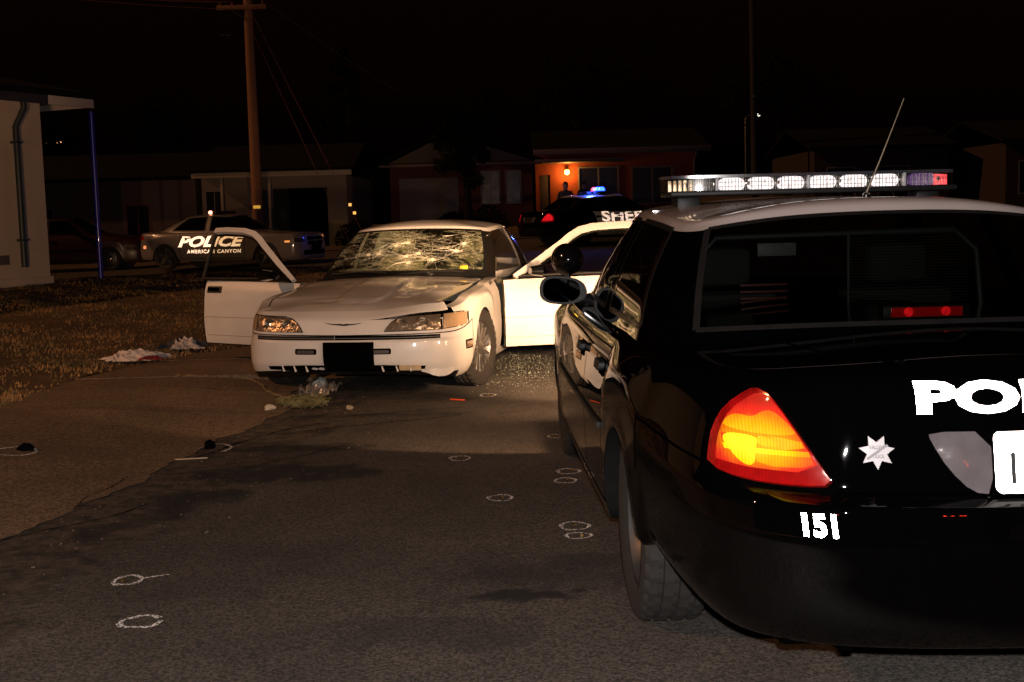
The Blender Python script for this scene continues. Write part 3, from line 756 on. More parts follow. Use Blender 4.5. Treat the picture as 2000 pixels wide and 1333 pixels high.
# ================================================================ white coupe (x to its own right, y forward, front axle at y = 0)
def cracked_glass():
    m = bpy.data.materials.new('cracked_windshield'); m.use_nodes = True; n, l = nodes_of(m); n.clear()
    o = n.new('ShaderNodeOutputMaterial'); tc = n.new('ShaderNodeTexCoord')
    def mapping(sc, loc=(0, 0, 0)):
        q = n.new('ShaderNodeMapping'); q.inputs['Scale'].default_value = sc; q.inputs['Location'].default_value = loc; l.new(tc.outputs['Object'], q.inputs[0]); return q
    def math_(op, a, b=None, v=None):
        q = n.new('ShaderNodeMath'); q.operation = op; l.new(a, q.inputs[0])
        if b is not None: l.new(b, q.inputs[1])
        if v is not None: q.inputs[1].default_value = v
        return q.outputs[0]
    dist = n.new('ShaderNodeTexNoise'); dist.inputs['Scale'].default_value = 5; dist.inputs['Detail'].default_value = 4; l.new(tc.outputs['Object'], dist.inputs['Vector'])
    def vor(sc, loc, amt, thr):
        mp = mapping(sc, loc); ad = n.new('ShaderNodeMix'); ad.data_type = 'VECTOR'; ad.inputs[0].default_value = amt
        l.new(mp.outputs[0], ad.inputs[4])
        add = n.new('ShaderNodeVectorMath'); add.operation = 'ADD'; sc_ = n.new('ShaderNodeVectorMath'); sc_.operation = 'SCALE'; sc_.inputs['Scale'].default_value = amt
        l.new(dist.outputs['Color'], sc_.inputs[0]); l.new(mp.outputs[0], add.inputs[0]); l.new(sc_.outputs[0], add.inputs[1])
        v = n.new('ShaderNodeTexVoronoi'); v.feature = 'DISTANCE_TO_EDGE'; v.inputs['Scale'].default_value = 1.0; l.new(add.outputs[0], v.inputs['Vector'])
        return math_('LESS_THAN', v.outputs['Distance'], v=thr), add
    c1, _ = vor((3.8, 12, 24), (0, 0, 0), 1.0, .032)
    c2, _ = vor((14, 24, 50), (3, 1, 5), 1.0, .034)
    c3, av = vor((34, 40, 60), (7, 2, 1), .8, .085)
    # where the pane is crazed: bands of noise, denser in the middle
    nz = n.new('ShaderNodeTexNoise'); nz.inputs['Scale'].default_value = 1.0; nz.inputs['Detail'].default_value = 5; nz.inputs['Roughness'].default_value = .65
    mp = mapping((2.4, 5, 9), (1.3, 0, .4)); l.new(mp.outputs[0], nz.inputs['Vector'])
    dense = n.new('ShaderNodeMapRange'); dense.inputs['From Min'].default_value = .52; dense.inputs['From Max'].default_value = .62; l.new(nz.outputs['Fac'], dense.inputs['Value'])
    wide = n.new('ShaderNodeMapRange'); wide.inputs['From Min'].default_value = .43; wide.inputs['From Max'].default_value = .52; l.new(nz.outputs['Fac'], wide.inputs['Value'])
    k = math_('MAXIMUM', math_('MULTIPLY', c1, wide.outputs[0]), math_('MULTIPLY', c2, wide.outputs[0]))
    k = math_('MAXIMUM', k, math_('MULTIPLY', c3, dense.outputs[0]))
    haze = math_('MULTIPLY', dense.outputs[0], v=.09)
    k = math_('MAXIMUM', k, haze); k = math_('MULTIPLY', k, v=.8)
    # broken faces glint in all directions
    wn = n.new('ShaderNodeTexVoronoi'); wn.inputs['Scale'].default_value = 110; l.new(tc.outputs['Object'], wn.inputs['Vector'])
    bp = n.new('ShaderNodeBump'); bp.inputs['Strength'].default_value = .9; bp.inputs['Distance'].default_value = .02; l.new(wn.outputs['Color'], bp.inputs['Height'])
    gl = n.new('ShaderNodeBsdfGlossy'); gl.inputs['Roughness'].default_value = .28; l.new(bp.outputs[0], gl.inputs['Normal'])
    df = n.new('ShaderNodeBsdfDiffuse'); df.inputs[0].default_value = (.60, .62, .42, 1); tl = n.new('ShaderNodeBsdfTranslucent'); tl.inputs[0].default_value = (.6, .62, .5, 1)
    a1 = n.new('ShaderNodeMixShader'); a1.inputs[0].default_value = .45; l.new(df.outputs[0], a1.inputs[1]); l.new(gl.outputs[0], a1.inputs[2])
    a2 = n.new('ShaderNodeMixShader'); a2.inputs[0].default_value = .25; l.new(a1.outputs[0], a2.inputs[1]); l.new(tl.outputs[0], a2.inputs[2])
    tr = n.new('ShaderNodeBsdfTransparent'); tr.inputs[0].default_value = (.68, .74, .60, 1); g2 = n.new('ShaderNodeBsdfGlossy'); g2.inputs['Roughness'].default_value = .03
    fr = sheet_fresnel(n, l); a3 = n.new('ShaderNodeMixShader'); l.new(fr.outputs[0], a3.inputs[0]); l.new(tr.outputs[0], a3.inputs[1]); l.new(g2.outputs[0], a3.inputs[2])
    mx = n.new('ShaderNodeMixShader'); l.new(k, mx.inputs[0]); l.new(a3.outputs[0], mx.inputs[1]); l.new(a2.outputs[0], mx.inputs[2]); l.new(mx.outputs[0], o.inputs[0])
    return m
def coupe(name, label, loc, rz):
    plan = [(0, .97), (.17, .967), (.36, .95), (.58, .912), (.77, .828), (.87, .675), (.902, .50), (.908, .405), (.91, .365), (.912, .26), (.915, 0), (.916, -.26), (.917, -.365), (.918, -.405), (.92, -.62),
            (.924, -1.25), (.922, -1.98), (.92, -2.45), (.92, -2.49), (.918, -2.61), (.915, -2.87), (.91, -3.13), (.905, -3.25), (.90, -3.30), (.87, -3.6), (.79, -3.88), (.5, -4.03), (0, -4.07)]
    rows = [
        ({0: .215, 3: .20, 5: .155, 7: .18, 14: .18, 23: .20, 27: .25}, {0: .08, 4: .06, 7: .05, 14: .05, 27: .06}),
        ({0: .245, 3: .235, 5: .20, 7: .23, 23: .25, 27: .30}, {0: .035, 5: .015, 14: .02, 27: .03}),
        ({0: .300, 5: .295, 7: .32, 27: .38}, {0: .0, 5: -.005, 14: .006, 27: 0}),
        ({0: .385, 7: .42, 27: .48}, {0: -.008, 14: 0, 27: 0}),
        ({0: .463, 5: .465, 7: .50, 27: .56}, {0: .002, 14: 0, 27: 0}),
        ({0: .480, 5: .485, 7: .545, 27: .62}, {0: .022, 5: .012, 7: 0, 27: .02}),
        ({0: .515, 5: .525, 7: .60, 14: .61, 27: .69}, {0: .026, 5: .016, 7: .002, 14: .004, 27: .04}),
        ({0: .545, 5: .548, 7: .65, 14: .67, 27: .76}, {0: .034, 5: .022, 7: .006, 14: .01, 27: .05}),
        ({0: .625, 2: .635, 5: .635, 7: .705, 10: .725, 14: .755, 27: .83}, {0: .085, 5: .035, 7: .012, 14: .022, 27: .07}),
        ({0: .690, 3: .690, 5: .695, 7: .745, 10: .79, 13: .825, 14: .845, 16: .86, 23: .885, 27: .88}, {0: .19, 3: .16, 5: .075, 7: .045, 14: .07, 23: .06, 27: .14}),
    ]
    arches = [(8, [.33, .585, .685, .585, .33]), (18, [.33, .585, .685, .585, .33])]
    sy = {0: .60, 1: .59, 2: .56, 3: .52, 4: .46, 5: .40, 6: .34, 7: .29, 8: .26, 9: .20, 23: -3.3, 24: -3.45, 25: -3.6, 26: -3.75, 27: -3.8}
    sz = [(-4, .93), (-3.3, .93), (-2.9, .93), (-.75, .895), (-.5, .885), (0, .83), (.35, .775), (.6, .735), (.8, .70)]
    P = body_points(plan, rows, arches, sy, sz, [.05, .36, .60, .745, .79, 1.0], 9)
    for c in range(2, 14):
        k = min(1, (c - 1) / 3)
        for r_, dz in ((14, .0), (15, .013), (16, .015)): P[r_][c].z += dz * k
    def part(r, c, s):
        if r == 0: return 'chin'
        if 2 <= r <= 9 and c in (14, 15): return 'door%+d' % s
        if r <= 1 and c <= 4: return 'chin'
        if r >= 11 and c <= 13: return 'hood'
        if r in (9, 10) and c < 5: return 'hood'
        if r == 8 and c < 1: return 'hood'
        if 1 <= r <= 6 and c <= 6: return 'bumper'
        if r <= 6 and c >= 23: return 'rear_bumper'
        return 'body'
    def hook(p):
        if p.z > .62 and p.y > -.3:
            dx, dyy = p.x + .43, p.y - .34
            p = p + Vector((0, 0, -.020 * math.exp(-((dx / .10) ** 2 + (dyy / .055) ** 2)) + .014 * math.exp(-(((dx - .05 + dyy * .8) / .025) ** 2 + ((dyy + .06) / .09) ** 2)) + .010 * math.exp(-(((dx + .1 - dyy * .5) / .03) ** 2 + ((dyy + .02) / .10) ** 2))))
            p = p + Vector((0, 0, -.008 * math.exp(-(((p.x - .25) / .1) ** 2 + ((p.y - .52) / .05) ** 2))))
        return p
    sh = build_cage(P, part, row_crease={5: lambda c: .6 if c < 6 else 0, 6: lambda c: .4 if c < 6 else 0, 8: lambda c: .55 if c < 6 else 0, 9: lambda c: .3, 10: lambda c: .55 if c < 8 else .3, 14: lambda c: .7 if 3 < c < 14 else 0, 15: lambda c: .7 if 3 < c < 14 else 0, 1: .6, 3: lambda c: .4 if c < 6 else 0, 4: lambda c: .2 if c < 6 else 0}, levels=3, hook=hook)
    lo = [(0, -.58, .885), (.42, -.64, .882), (.755, -.82, .874), (.815, -.98, .86), (.855, -1.5, .86), (.865, -1.98, .86), (.865, -2.08, .86), (.845, -2.55, .87), (.78, -2.95, .885), (.66, -3.20, .90), (.38, -3.32, .91), (0, -3.35, .91)]
    hi = [(0, -1.29, 1.29), (.40, -1.32, 1.284), (.615, -1.41, 1.262), (.66, -1.52, 1.255), (.68, -1.75, 1.275), (.685, -2.0, 1.28), (.685, -2.08, 1.28), (.66, -2.35, 1.27), (.62, -2.5, 1.26), (.54, -2.58, 1.275), (.33, -2.66, 1.29), (0, -2.68, 1.295)]
    lo = [Vector(p) for p in lo]; hi = [Vector(p) for p in hi]; n = len(lo)
    def bul(t, k): return [a.lerp(b, t) + Vector(((0 if c in (0, n - 1) else k), (k if c < 3 else (-k if c > 8 else 0)), 0)) for c, (a, b) in enumerate(zip(lo, hi))]
    G = [bul(-.06, 0), bul(.07, .003), bul(.36, .022), bul(.68, .022), bul(1.0, 0.0)]
    G.append([Vector((p.x * .965, p.y + (-2.0 - p.y) * .06, p.z + .032)) for p in hi])
    G.append([Vector((p.x * .78, p.y + (-2.0 - p.y) * .20, p.z + .062)) for p in hi])
    G.append([Vector((p.x * .42, p.y + (-2.0 - p.y) * .42, 1.368)) for p in hi])
    G.append([Vector((0, p.y + (-2.0 - p.y) * .5, 1.376)) for p in hi])
    def gpart(r, c, s):
        if r >= 4: return 'roof'
        if r == 0 and c <= 2: return 'cowl_panel'
        if r in (1, 2, 3):
            if c <= 1: return 'windshield'
            if c in (3, 4): return None
            if c == 6: return 'quarter_window%+d' % s
            if c >= 9: return 'rear_window'
            if c == 2: return 'a_pillar%+d' % s
        return 'pillars'
    gh = build_cage(G, gpart, row_crease={4: .5, 5: .4}, col_crease={2: lambda r: .5 if r < 4 else 0, 3: lambda r: .5 if r < 4 else 0, 5: lambda r: .9 if r < 4 else 0, 6: lambda r: .9 if r < 4 else 0, 9: lambda r: .4 if r < 4 else 0}, levels=3)
    T = empty(name, loc, rz); tag(T, label, 'car')
    shell_part(sh, 'body', 'body', PT, T); shell_part(sh, 'chin', 'chin', BLK, T); shell_part(sh, 'rear_bumper', 'rear_bumper', PT, T)
    bu = shell_part(sh, 'bumper', 'front_bumper', PT, T); seam(sh, 'bumper', bu, keep=lambda p: p.z > .3)
    hd = shell_part(sh, 'hood', 'hood', PT, T)
    seam(sh, 'hood', hd, width=.005, keep=lambda p: (p.x > -.25 or p.y < -.3) and p.y < .55)
    hd['label'] = 'dented white bonnet, lifted along one edge'
    for v in hd.data.vertices:
        q = v.co; k = sstep((-q.x - .15) / .60) * sstep((q.y + .60) / .70)
        q.z += .046 * k; q.x += .062 * k; q.y -= .015 * k
    shell_part(gh, 'roof', 'roof', PT, T); shell_part(gh, 'pillars', 'window_pillars', PT, T)
    shell_part(gh, 'cowl_panel', 'cowl_panel', BLK, T)
    for s in (-1, 1): shell_part(gh, 'a_pillar%+d' % s, 'windshield_pillar', mat('dark_trim', (.010, .008, .007), .5, spec=.2), T)
    ws = shell_part(gh, 'windshield', 'windshield', cracked_glass(), T); ws['label'] = 'shattered windshield with long cracks and bullet holes'
    seam(gh, 'windshield', ws, width=.016, off=.004, m=BLK, name='windshield_seal')
    rw = shell_part(gh, 'rear_window', 'rear_window', CLGL, T); seam(gh, 'rear_window', rw, width=.012, off=.003, m=BLK, name='window_seal')
    for s in (-1, 1):
        q = shell_part(gh, 'quarter_window%+d' % s, 'quarter_window', DKGL, T); seam(gh, 'quarter_window%+d' % s, q, width=.012, off=.003, m=BLK, name='window_seal')
    # loose cracks and holes standing proud of the pane
    rnd = random.Random(5); crk = mat('crack_glass', (.75, .75, .62), .25, coat=1.0, var=.2); bmc = bmesh.new()
    def on_glass(x, z):
        h = gh['bvh'].ray_cast(Vector((x, 1.5, z)), Vector((0, -1, 0))); return h[0] + h[1] * .003 if h[0] is not None else None
    def crack(x, z, a, ln, w):
        pts = []; 
        while ln > 0:
            p = on_glass(x, z)
            if p is None or abs(x) > .70 or z > 1.27 or z < .89: break
            pts.append(p); st = rnd.uniform(.012, .03); ln -= st; a += rnd.gauss(0, .28); x += math.cos(a) * st; z += math.sin(a) * st * .6
        if len(pts) > 2: b_tube(bmc, pts, [w * (1 - .7 * i / len(pts)) for i in range(len(pts))], 3, False)
    holes = [(.36, 1.07), (.26, 1.08), (-.02, 1.055), (-.12, 1.075), (-.45, 1.09), (-.27, 1.02), (.12, 1.15), (-.50, 1.15), (-.06, 1.0), (.02, 1.17)]
    for hx, hz in holes:
        for k in range(9): crack(hx, hz, 2 * math.pi * k / 9 + rnd.uniform(-.3, .3), rnd.uniform(.04, .13), .0010)
        for k in range(3): crack(hx, hz, rnd.choice((0, math.pi)) + rnd.uniform(-.25, .25), rnd.uniform(.2, .5), .0011)
    for k in range(26): crack(rnd.uniform(-.6, .55), rnd.uniform(.98, 1.24), rnd.choice((0, math.pi)) + rnd.uniform(-.3, .3), rnd.uniform(.15, .5), .0010)
    ck = finish(bmc, 'glass_cracks', crk, ws, None); ck['kind'] = 'stuff'
    hm = mat('hole_rim', (.7, .62, .45), .5, var=.3)
    for hx, hz in holes:
        p = on_glass(hx, hz)
        if p is None: continue
        nn = Vector((0, .55, .83)); lathe('bullet_hole', [(.022, .0), (.013, .004), (.007, .002), (.0055, -.004)], p, nn, hm, ws, 14)
    bmg = bmesh.new()
    for k in range(2600):
        x = max(-.66, min(.66, rnd.gauss(-.05, .34))); z = rnd.choice((rnd.gauss(1.08, .05), rnd.uniform(.93, 1.22))); p = on_glass(x, z)
        if p is None or z > 1.25: continue
        q = rnd.uniform(.0012, .0042); A = [p + Vector((rnd.uniform(-q, q), rnd.uniform(-q, q), rnd.uniform(-q, q))) for _ in range(3)]
        bmg.faces.new([bmg.verts.new(v) for v in A])
    for hx, hz in holes:
        for k in range(150):
            p = on_glass(hx + rnd.gauss(0, .022), hz + rnd.gauss(0, .014))
            if p is None: continue
            q = rnd.uniform(.0015, .0045); bmg.faces.new([bmg.verts.new(p + Vector((rnd.uniform(-q, q), rnd.uniform(-q, q), rnd.uniform(-q, q)))) for _ in range(3)])
    gg = finish(bmg, 'glass_crumbs', mat('glass_crumb', (.8, .8, .68), .15, coat=1.0), ws, None); gg['kind'] = 'stuff'
    # wipers, cowl, inspection sticker
    box('cowl', (-.76, -.80, .835), (.76, -.60, .862), BLK, T, .008)
    for x0, x1 in ((.10, .66), (-.58, -.02)):
        pts = []
        for k in range(9):
            x = x0 + (x1 - x0) * k / 8; p = on_glass(x, .905 + .012 * math.sin(k * .5)); 
            if p is not None: pts.append(p + Vector((0, .012, .006)))
        tube('wiper', pts, .008, BLK, T, 6)
    p = on_glass(-.56, .945); bm = bmesh.new(); b_box(bm, (-.035, -.003, -.016), (.035, .001, .016), .001, Matrix.Translation(p) @ Matrix.Rotation(R(35), 4, 'X'))
    finish(bm, 'windshield_sticker', mat('yellow_paper', (.75, .62, .02), .6), T)
    # nose
    F = ((0, 2, 0), (1, 0, 0), (0, 0, 1), (0, -1, 0)); B = sh['bvh']
    refl = mat('lamp_reflector', (.46, .38, .31), .24, .7, var=.5, scale=22, bump=1.0, bscale=24)
    for s in (-1, 1):
        def mx(o): return [(a * s, c) for a, c in o]
        hl = empty('headlamp', (0, 0, 0)); hl.parent = T
        shp = [(.335, .546), (.352, .575), (.385, .612), (.43, .638), (.50, .653), (.735, .660), (.745, .550)]
        ctr_ = (.55, .603)
        patch('lamp_surround', mx([(ctr_[0] + (a - ctr_[0]) * 1.05, ctr_[1] + (c - ctr_[1]) * 1.12) for a, c in shp]), F, B, SEAM, hl, .003, .01, .04)
        patch('reflector', mx(shp), F, B, refl, hl, .007, .006, .03)
        for xx, rr_ in ((.46, .040), (.62, .045)):
            lathe('bulb_bowl', [(rr_, .0), (rr_ * .8, -.02), (rr_ * .3, -.035), (0, -.037)], (s * xx, B.ray_cast(Vector((s * xx, 2, .600)), Vector((0, -1, 0)))[0].y + .022, .600), (0, 1, 0), CHROME, hl, 20)
        patch('lens', mx(shp), F, B, LAMPGL, hl, .026, .02, .04, .004)
        mk = [(.762, .552), (.757, .660), (.85, .662), (.882, .655), (.888, .562)]
        patch('marker_surround', mx([(.82 + (a - .82) * 1.10, .607 + (c - .607) * 1.12) for a, c in mk]), F, B, SEAM, hl, .003, .01, .03)
        patch('marker_lens', mx(mk), F, B, mat('marker_clear_amber', (.50, .34, .20), .2, .3, coat=1.0, var=.3, scale=40, bump=.4, bscale=120), hl, .012, .012, .02)
        patch('fascia_opening', mx(rrect(.205, .385, .371, .416, .014)), F, B, SEAM, bu, .002, .004, .04)
        patch('opening_insert', mx(rrect(.225, .37, .378, .404, .010)), F, B, mat('opening_grey', (.06, .05, .045), .5), bu, .004, .004, .04)
        fs = ((s * 2, .52, .405), (0, 1, 0), (0, 0, 1), (-s, 0, 0))
        patch('side_marker', rrect(-.075, .07, -.036, .036, .006), fs, B, SEAM, bu, .003, .004, .03)
        patch('side_marker_lens', rrect(-.058, .052, -.024, .024, .004), fs, B, mat('side_lens_dark', (.16, .10, .06), .2, coat=1.0, var=.4, scale=30), bu, .007, .004, .03)
        # round vent trim on the fender, three in a row
        for k in range(3):
            y = -.50 - k * .05; h = B.ray_cast(Vector((s * .80, y, 1.4)), Vector((0, 0, -1)))
            if h[0] is not None: patch('fender_badge', rrect(-.014, .014, -.012, .012, .008), ((s * 2, y, .815 + .008 * k), (0, 1, 0), (0, 0, 1), (-s, 0, 0)), B, BLK, T, .005, .004, None)
    for x0, x1 in ((-.74, .06), (.065, .74)):
        patch('grille_slot', [(x0, .480), (x1, .480), (x1, .512), (x0, .512)], F, B, SEAM if x0 < 0 else BLK, bu, .003, .004, .06)
    patch('slot_bar', [(-.735, .492), (.735, .492), (.735, .497), (-.735, .497)], F, B, mat('slot_grey', (.10, .09, .08), .5), bu, .006, .003, .06)
    ink = patch('air_intake', smooth_poly([(-.62, .236), (.62, .236), (.64, .288), (-.64, .288)], 1), F, B, SEAM, bu, .003, .01, .06)
    for x in (-.52, -.42, -.31, .30, .40, .50):
        bm = bmesh.new(); yy = B.ray_cast(Vector((x, 2, .262)), Vector((0, -1, 0)))[0].y
        b_box(bm, (-.005, -.02, -.028), (.005, .012, .028), .002, Matrix.Translation((x, yy, .262)) @ Matrix.Rotation(R(14 if x < 0 else 14), 4, 'Y')); finish(bm, 'intake_vane', PT, bu)
    patch('fog_lens', rrect(-.60, -.44, .243, .283, .008), F, B, mat('cloudy_lens', (.55, .42, .26), .3, var=.3, scale=30), bu, .012, .008, .04)
    patch('number_plate', rrect(-.252, .148, .246, .466, .006), F, B, mat('censor_black', (.0015, .0015, .0015), .95, spec=.0, var=.1), T, .014, .014, .08)  # black panel standing for the censor box over the plate
    # emblem on the bonnet nose
    em = smooth_poly([(-.155, .612), (-.10, .603), (-.05, .600), (-.02, .604), (.0, .598), (.03, .604), (.06, .601), (.12, .606), (.165, .616), (.11, .599), (.05, .592), (.02, .590), (-.01, .586), (-.05, .592), (-.10, .596)], 1)
    patch('emblem', [(a - .0, c) for a, c in em], F, B, mat('emblem_dark', (.05, .04, .035), .35, .6), hd, .005, .004, .03)
    # torn lower lip at one corner
    bm = bmesh.new(); rows_ = []
    for k in range(12):
        x = -.60 - .020 * k; h = B.ray_cast(Vector((x, 2, .235)), Vector((0, -1, 0)))[0]
        if h is None: continue
        dz = (.008, .014, .022, .028, .037, .043, .050, .050, .052, .046, .036, .020)[k]
        rows_.append([bm.verts.new(h + Vector((0, .006, .02))), bm.verts.new(h + Vector((0, .004 - .01 * math.sin(k), -dz))), bm.verts.new(h + Vector((0, -.03, -dz + .006)))])
    for A, C in zip(rows_, rows_[1:]):
        for q in range(2): bm.faces.new((A[q], A[q + 1], C[q + 1], C[q]))
    finish(bm, 'torn_lip', PT, bu)
    tube('splash_rail', [(-.62, .80, .235), (-.2, .86, .222), (.3, .86, .215), (.62, .79, .20)], .012, mat('rust_metal', (.10, .05, .03), .8, var=.4), T)
    tube('hanging_valance', [(.50, .80, .205), (.62, .75, .185), (.74, .68, .20)], .018, BLK, T)
    # engine bay under the lifted edge
    box('engine_bay', (-.80, -.45, .35), (.80, .66, .60), SEAM, T, .02)
    box('radiator_support', (-.78, .60, .60), (-.30, .72, .655), mat('bay_grey', (.16, .14, .12), .6, var=.4), T, .01)
    box('hood_latch', (-.50, .66, .64), (-.465, .72, .70), BLK, T, .004)
    # doors, both standing open
    for s, ang in ((1, 66), (-1, 68)):
        H = Vector((s * .905, -.635, 0)); xf = Matrix.Translation(-H)
        D = empty('door', H, R(ang) * s); D.parent = T
        shell_part(sh, 'door%+d' % s, 'outer_panel', PT, D, xf=xf)
        seam(sh, 'door%+d' % s, D, width=.004, off=.001, xf=xf, name='edge_gap')
        # lining: the panel's inner face and rim
        polys = sh['parts']['door%+d' % s]; cnt = {}
        for p in polys:
            for a, b in zip(p, p[1:] + p[:1]): cnt[frozenset((a, b))] = cnt.get(frozenset((a, b)), 0) + 1
        bm = bmesh.new(); vm = {}
        def iv(v, d):
            if (v, d) not in vm: vm[(v, d)] = bm.verts.new(xf @ (sh['co'][v] - Vector((s * d, 0, 0))))
            return vm[(v, d)]
        for p in polys: bm.faces.new([iv(v, .085) for v in p[::-1]])
        for e, k in cnt.items():
            if k == 1:
                a, b = tuple(e); bm.faces.new([iv(a, 0), iv(b, 0), iv(b, .085), iv(a, .085)])
        bmesh.ops.recalc_face_normals(bm, faces=bm.faces); finish(bm, 'lining', TAN, D, 50)
        pts = [Vector(q) for q in ((.83, -.80, .855), (.775, -1.02, .99), (.71, -1.26, 1.15), (.685, -1.36, 1.225), (.678, -1.44, 1.275), (.684, -1.56, 1.305), (.692, -1.80, 1.318), (.694, -1.955, 1.314))]
        pts = [Vector((p.x, p.y, p.z - (.035 * (p.z - .85) / .46 if s < 0 else 0))) for p in pts]
        q3 = [xf @ Vector((s * p.x, p.y, p.z)) for p in pts]
        bm = bmesh.new()
        b_tube(bm, q3, [.028, .036, .040, .041, .041, .039, .038, .037], 4); finish(bm, 'window_frame', PT, D, 25)
        back = [xf @ Vector((s * a, b_, c)) for a, b_, c in ((.694, -1.955, 1.31), (.80, -1.965, 1.05), (.885, -1.965, .845))]
        tube('frame_rear', back, .018, BLK, D); 
        tube('frame_seal', [p + Vector((0, -.016, -.036)) for p in q3], .013, BLK, D)
        gp = [xf @ Vector((s * p.x, p.y, p.z)) for p in pts] + back[1:]
        bm = bmesh.new(); bm.faces.new([bm.verts.new(p) for p in gp]); bmesh.ops.triangulate(bm, faces=bm.faces[:]); finish(bm, 'window_glass', DOORGL, D, 60)
        bot = [xf @ Vector((s * a, b_, c)) for a, b_, c in ((.83, -.80, .862), (.862, -1.3, .872), (.885, -1.965, .868))]
        tube('belt_seal', bot, .013, BLK, D)
        patch('handle_recess', rrect(-.10, .10, -.032, .032, .01), ((-H.x + s * 2, -1.80 - H.y, .765), (0, 1, 0), (0, 0, 1), (-s, 0, 0)), BVHTree.FromPolygons([xf @ q for q in sh['co']], [p for p in polys]), BLK, D, .004, .006, .05)
        bmv = BVHTree.FromPolygons([xf @ q for q in sh['co']], [p for p in polys])
        patch('handle', rrect(-.085, .06, -.010, .020, .008), ((-H.x + s * 2, -1.80 - H.y, .765), (0, 1, 0), (0, 0, 1), (-s, 0, 0)), bmv, SEAM, D, .014, .012, .05)
        for z_ in (.505, .33):
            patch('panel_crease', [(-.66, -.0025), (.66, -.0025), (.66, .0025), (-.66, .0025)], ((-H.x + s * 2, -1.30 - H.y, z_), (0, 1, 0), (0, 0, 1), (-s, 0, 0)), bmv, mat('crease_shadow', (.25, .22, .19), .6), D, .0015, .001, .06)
        # mirror pod
        bm = bmesh.new(); prof = smooth_poly([(.0, -.055), (.03, .045), (.17, .055), (.215, .01), (.20, -.06)], 2)
        mo = xf @ Vector((s * .865, -.98, .915))
        vs = [bm.verts.new(mo + Vector((s * a, -.03, c))) for a, c in prof]; bm.faces.new(vs)
        r = bmesh.ops.extrude_face_region(bm, geom=bm.faces[:])
        for v in [g for g in r['geom'] if isinstance(g, bmesh.types.BMVert)]:
            v.co += Vector((0, .10, 0)); v.co.x = mo.x + s * .1 + (v.co.x - mo.x - s * .1) * .75; v.co.z = mo.z + (v.co.z - mo.z) * .7
        bmesh.ops.recalc_face_normals(bm, faces=bm.faces); finish(bm, 'mirror', mat('gloss_black', (.004, .004, .004), .12), D, 50)
    # wheels
    for y, st in ((0, R(-11)), (-2.87, 0)):
        for s in (-1, 1):
            wheel_well((s * .87, y, .33), s, T, .375, .30)
            make_wheel('wheel', (s * .80, y, .323), s, T, .323, .205, 'multi', st)
    box('floor_pan', (-.80, -3.7, .22), (.80, .5, .27), SEAM, T, .01)
    # cabin
    bm = bmesh.new(); b_box(bm, (-.74, -1.12, .60), (.74, -.72, .86), .05); 
    finish(bm, 'dashboard', TAN, T)
    box('instrument_hood', (-.56, -1.12, .85), (-.16, -.86, .905), mat('olive_vinyl', (.22, .24, .13), .6, var=.2), T, .03)
    bm = bmesh.new(); b_lathe(bm, [(.19 + .014 * math.cos(t), .014 * math.sin(t)) for t in [2 * math.pi * k / 8 for k in range(8)]], (-.36, -1.28, .86), (0, -.85, .45), 32, True)
    b_box(bm, (-.54, -1.29, .85), (-.18, -1.265, .875), .01); finish(bm, 'steering_wheel', BLK, T)
    for s in (-1, 1):
        box('seat_cushion', (s * .36 - .25, -1.95, .36), (s * .36 + .25, -1.42, .55), TAN, T, .06)
        bm = bmesh.new(); b_box(bm, (s * .36 - .24, -.08, 0), (s * .36 + .24, .08, .58), .06, Matrix.Translation((0, -1.98, .46)) @ Matrix.Rotation(R(14), 4, 'X')); finish(bm, 'seat_back', TAN, T)
        bm = bmesh.new(); b_box(bm, (s * .36 - .12, -.05, .60), (s * .36 + .12, .05, .76), .04, Matrix.Translation((0, -1.98, .46)) @ Matrix.Rotation(R(14), 4, 'X')); finish(bm, 'headrest', TAN, T)
    box('rear_seat', (-.62, -2.95, .35), (.62, -2.6, .88), TAN, T, .06)
    box('cabin_floor', (-.78, -3.0, .27), (.78, -.8, .30), INT, T, .005)
    return T

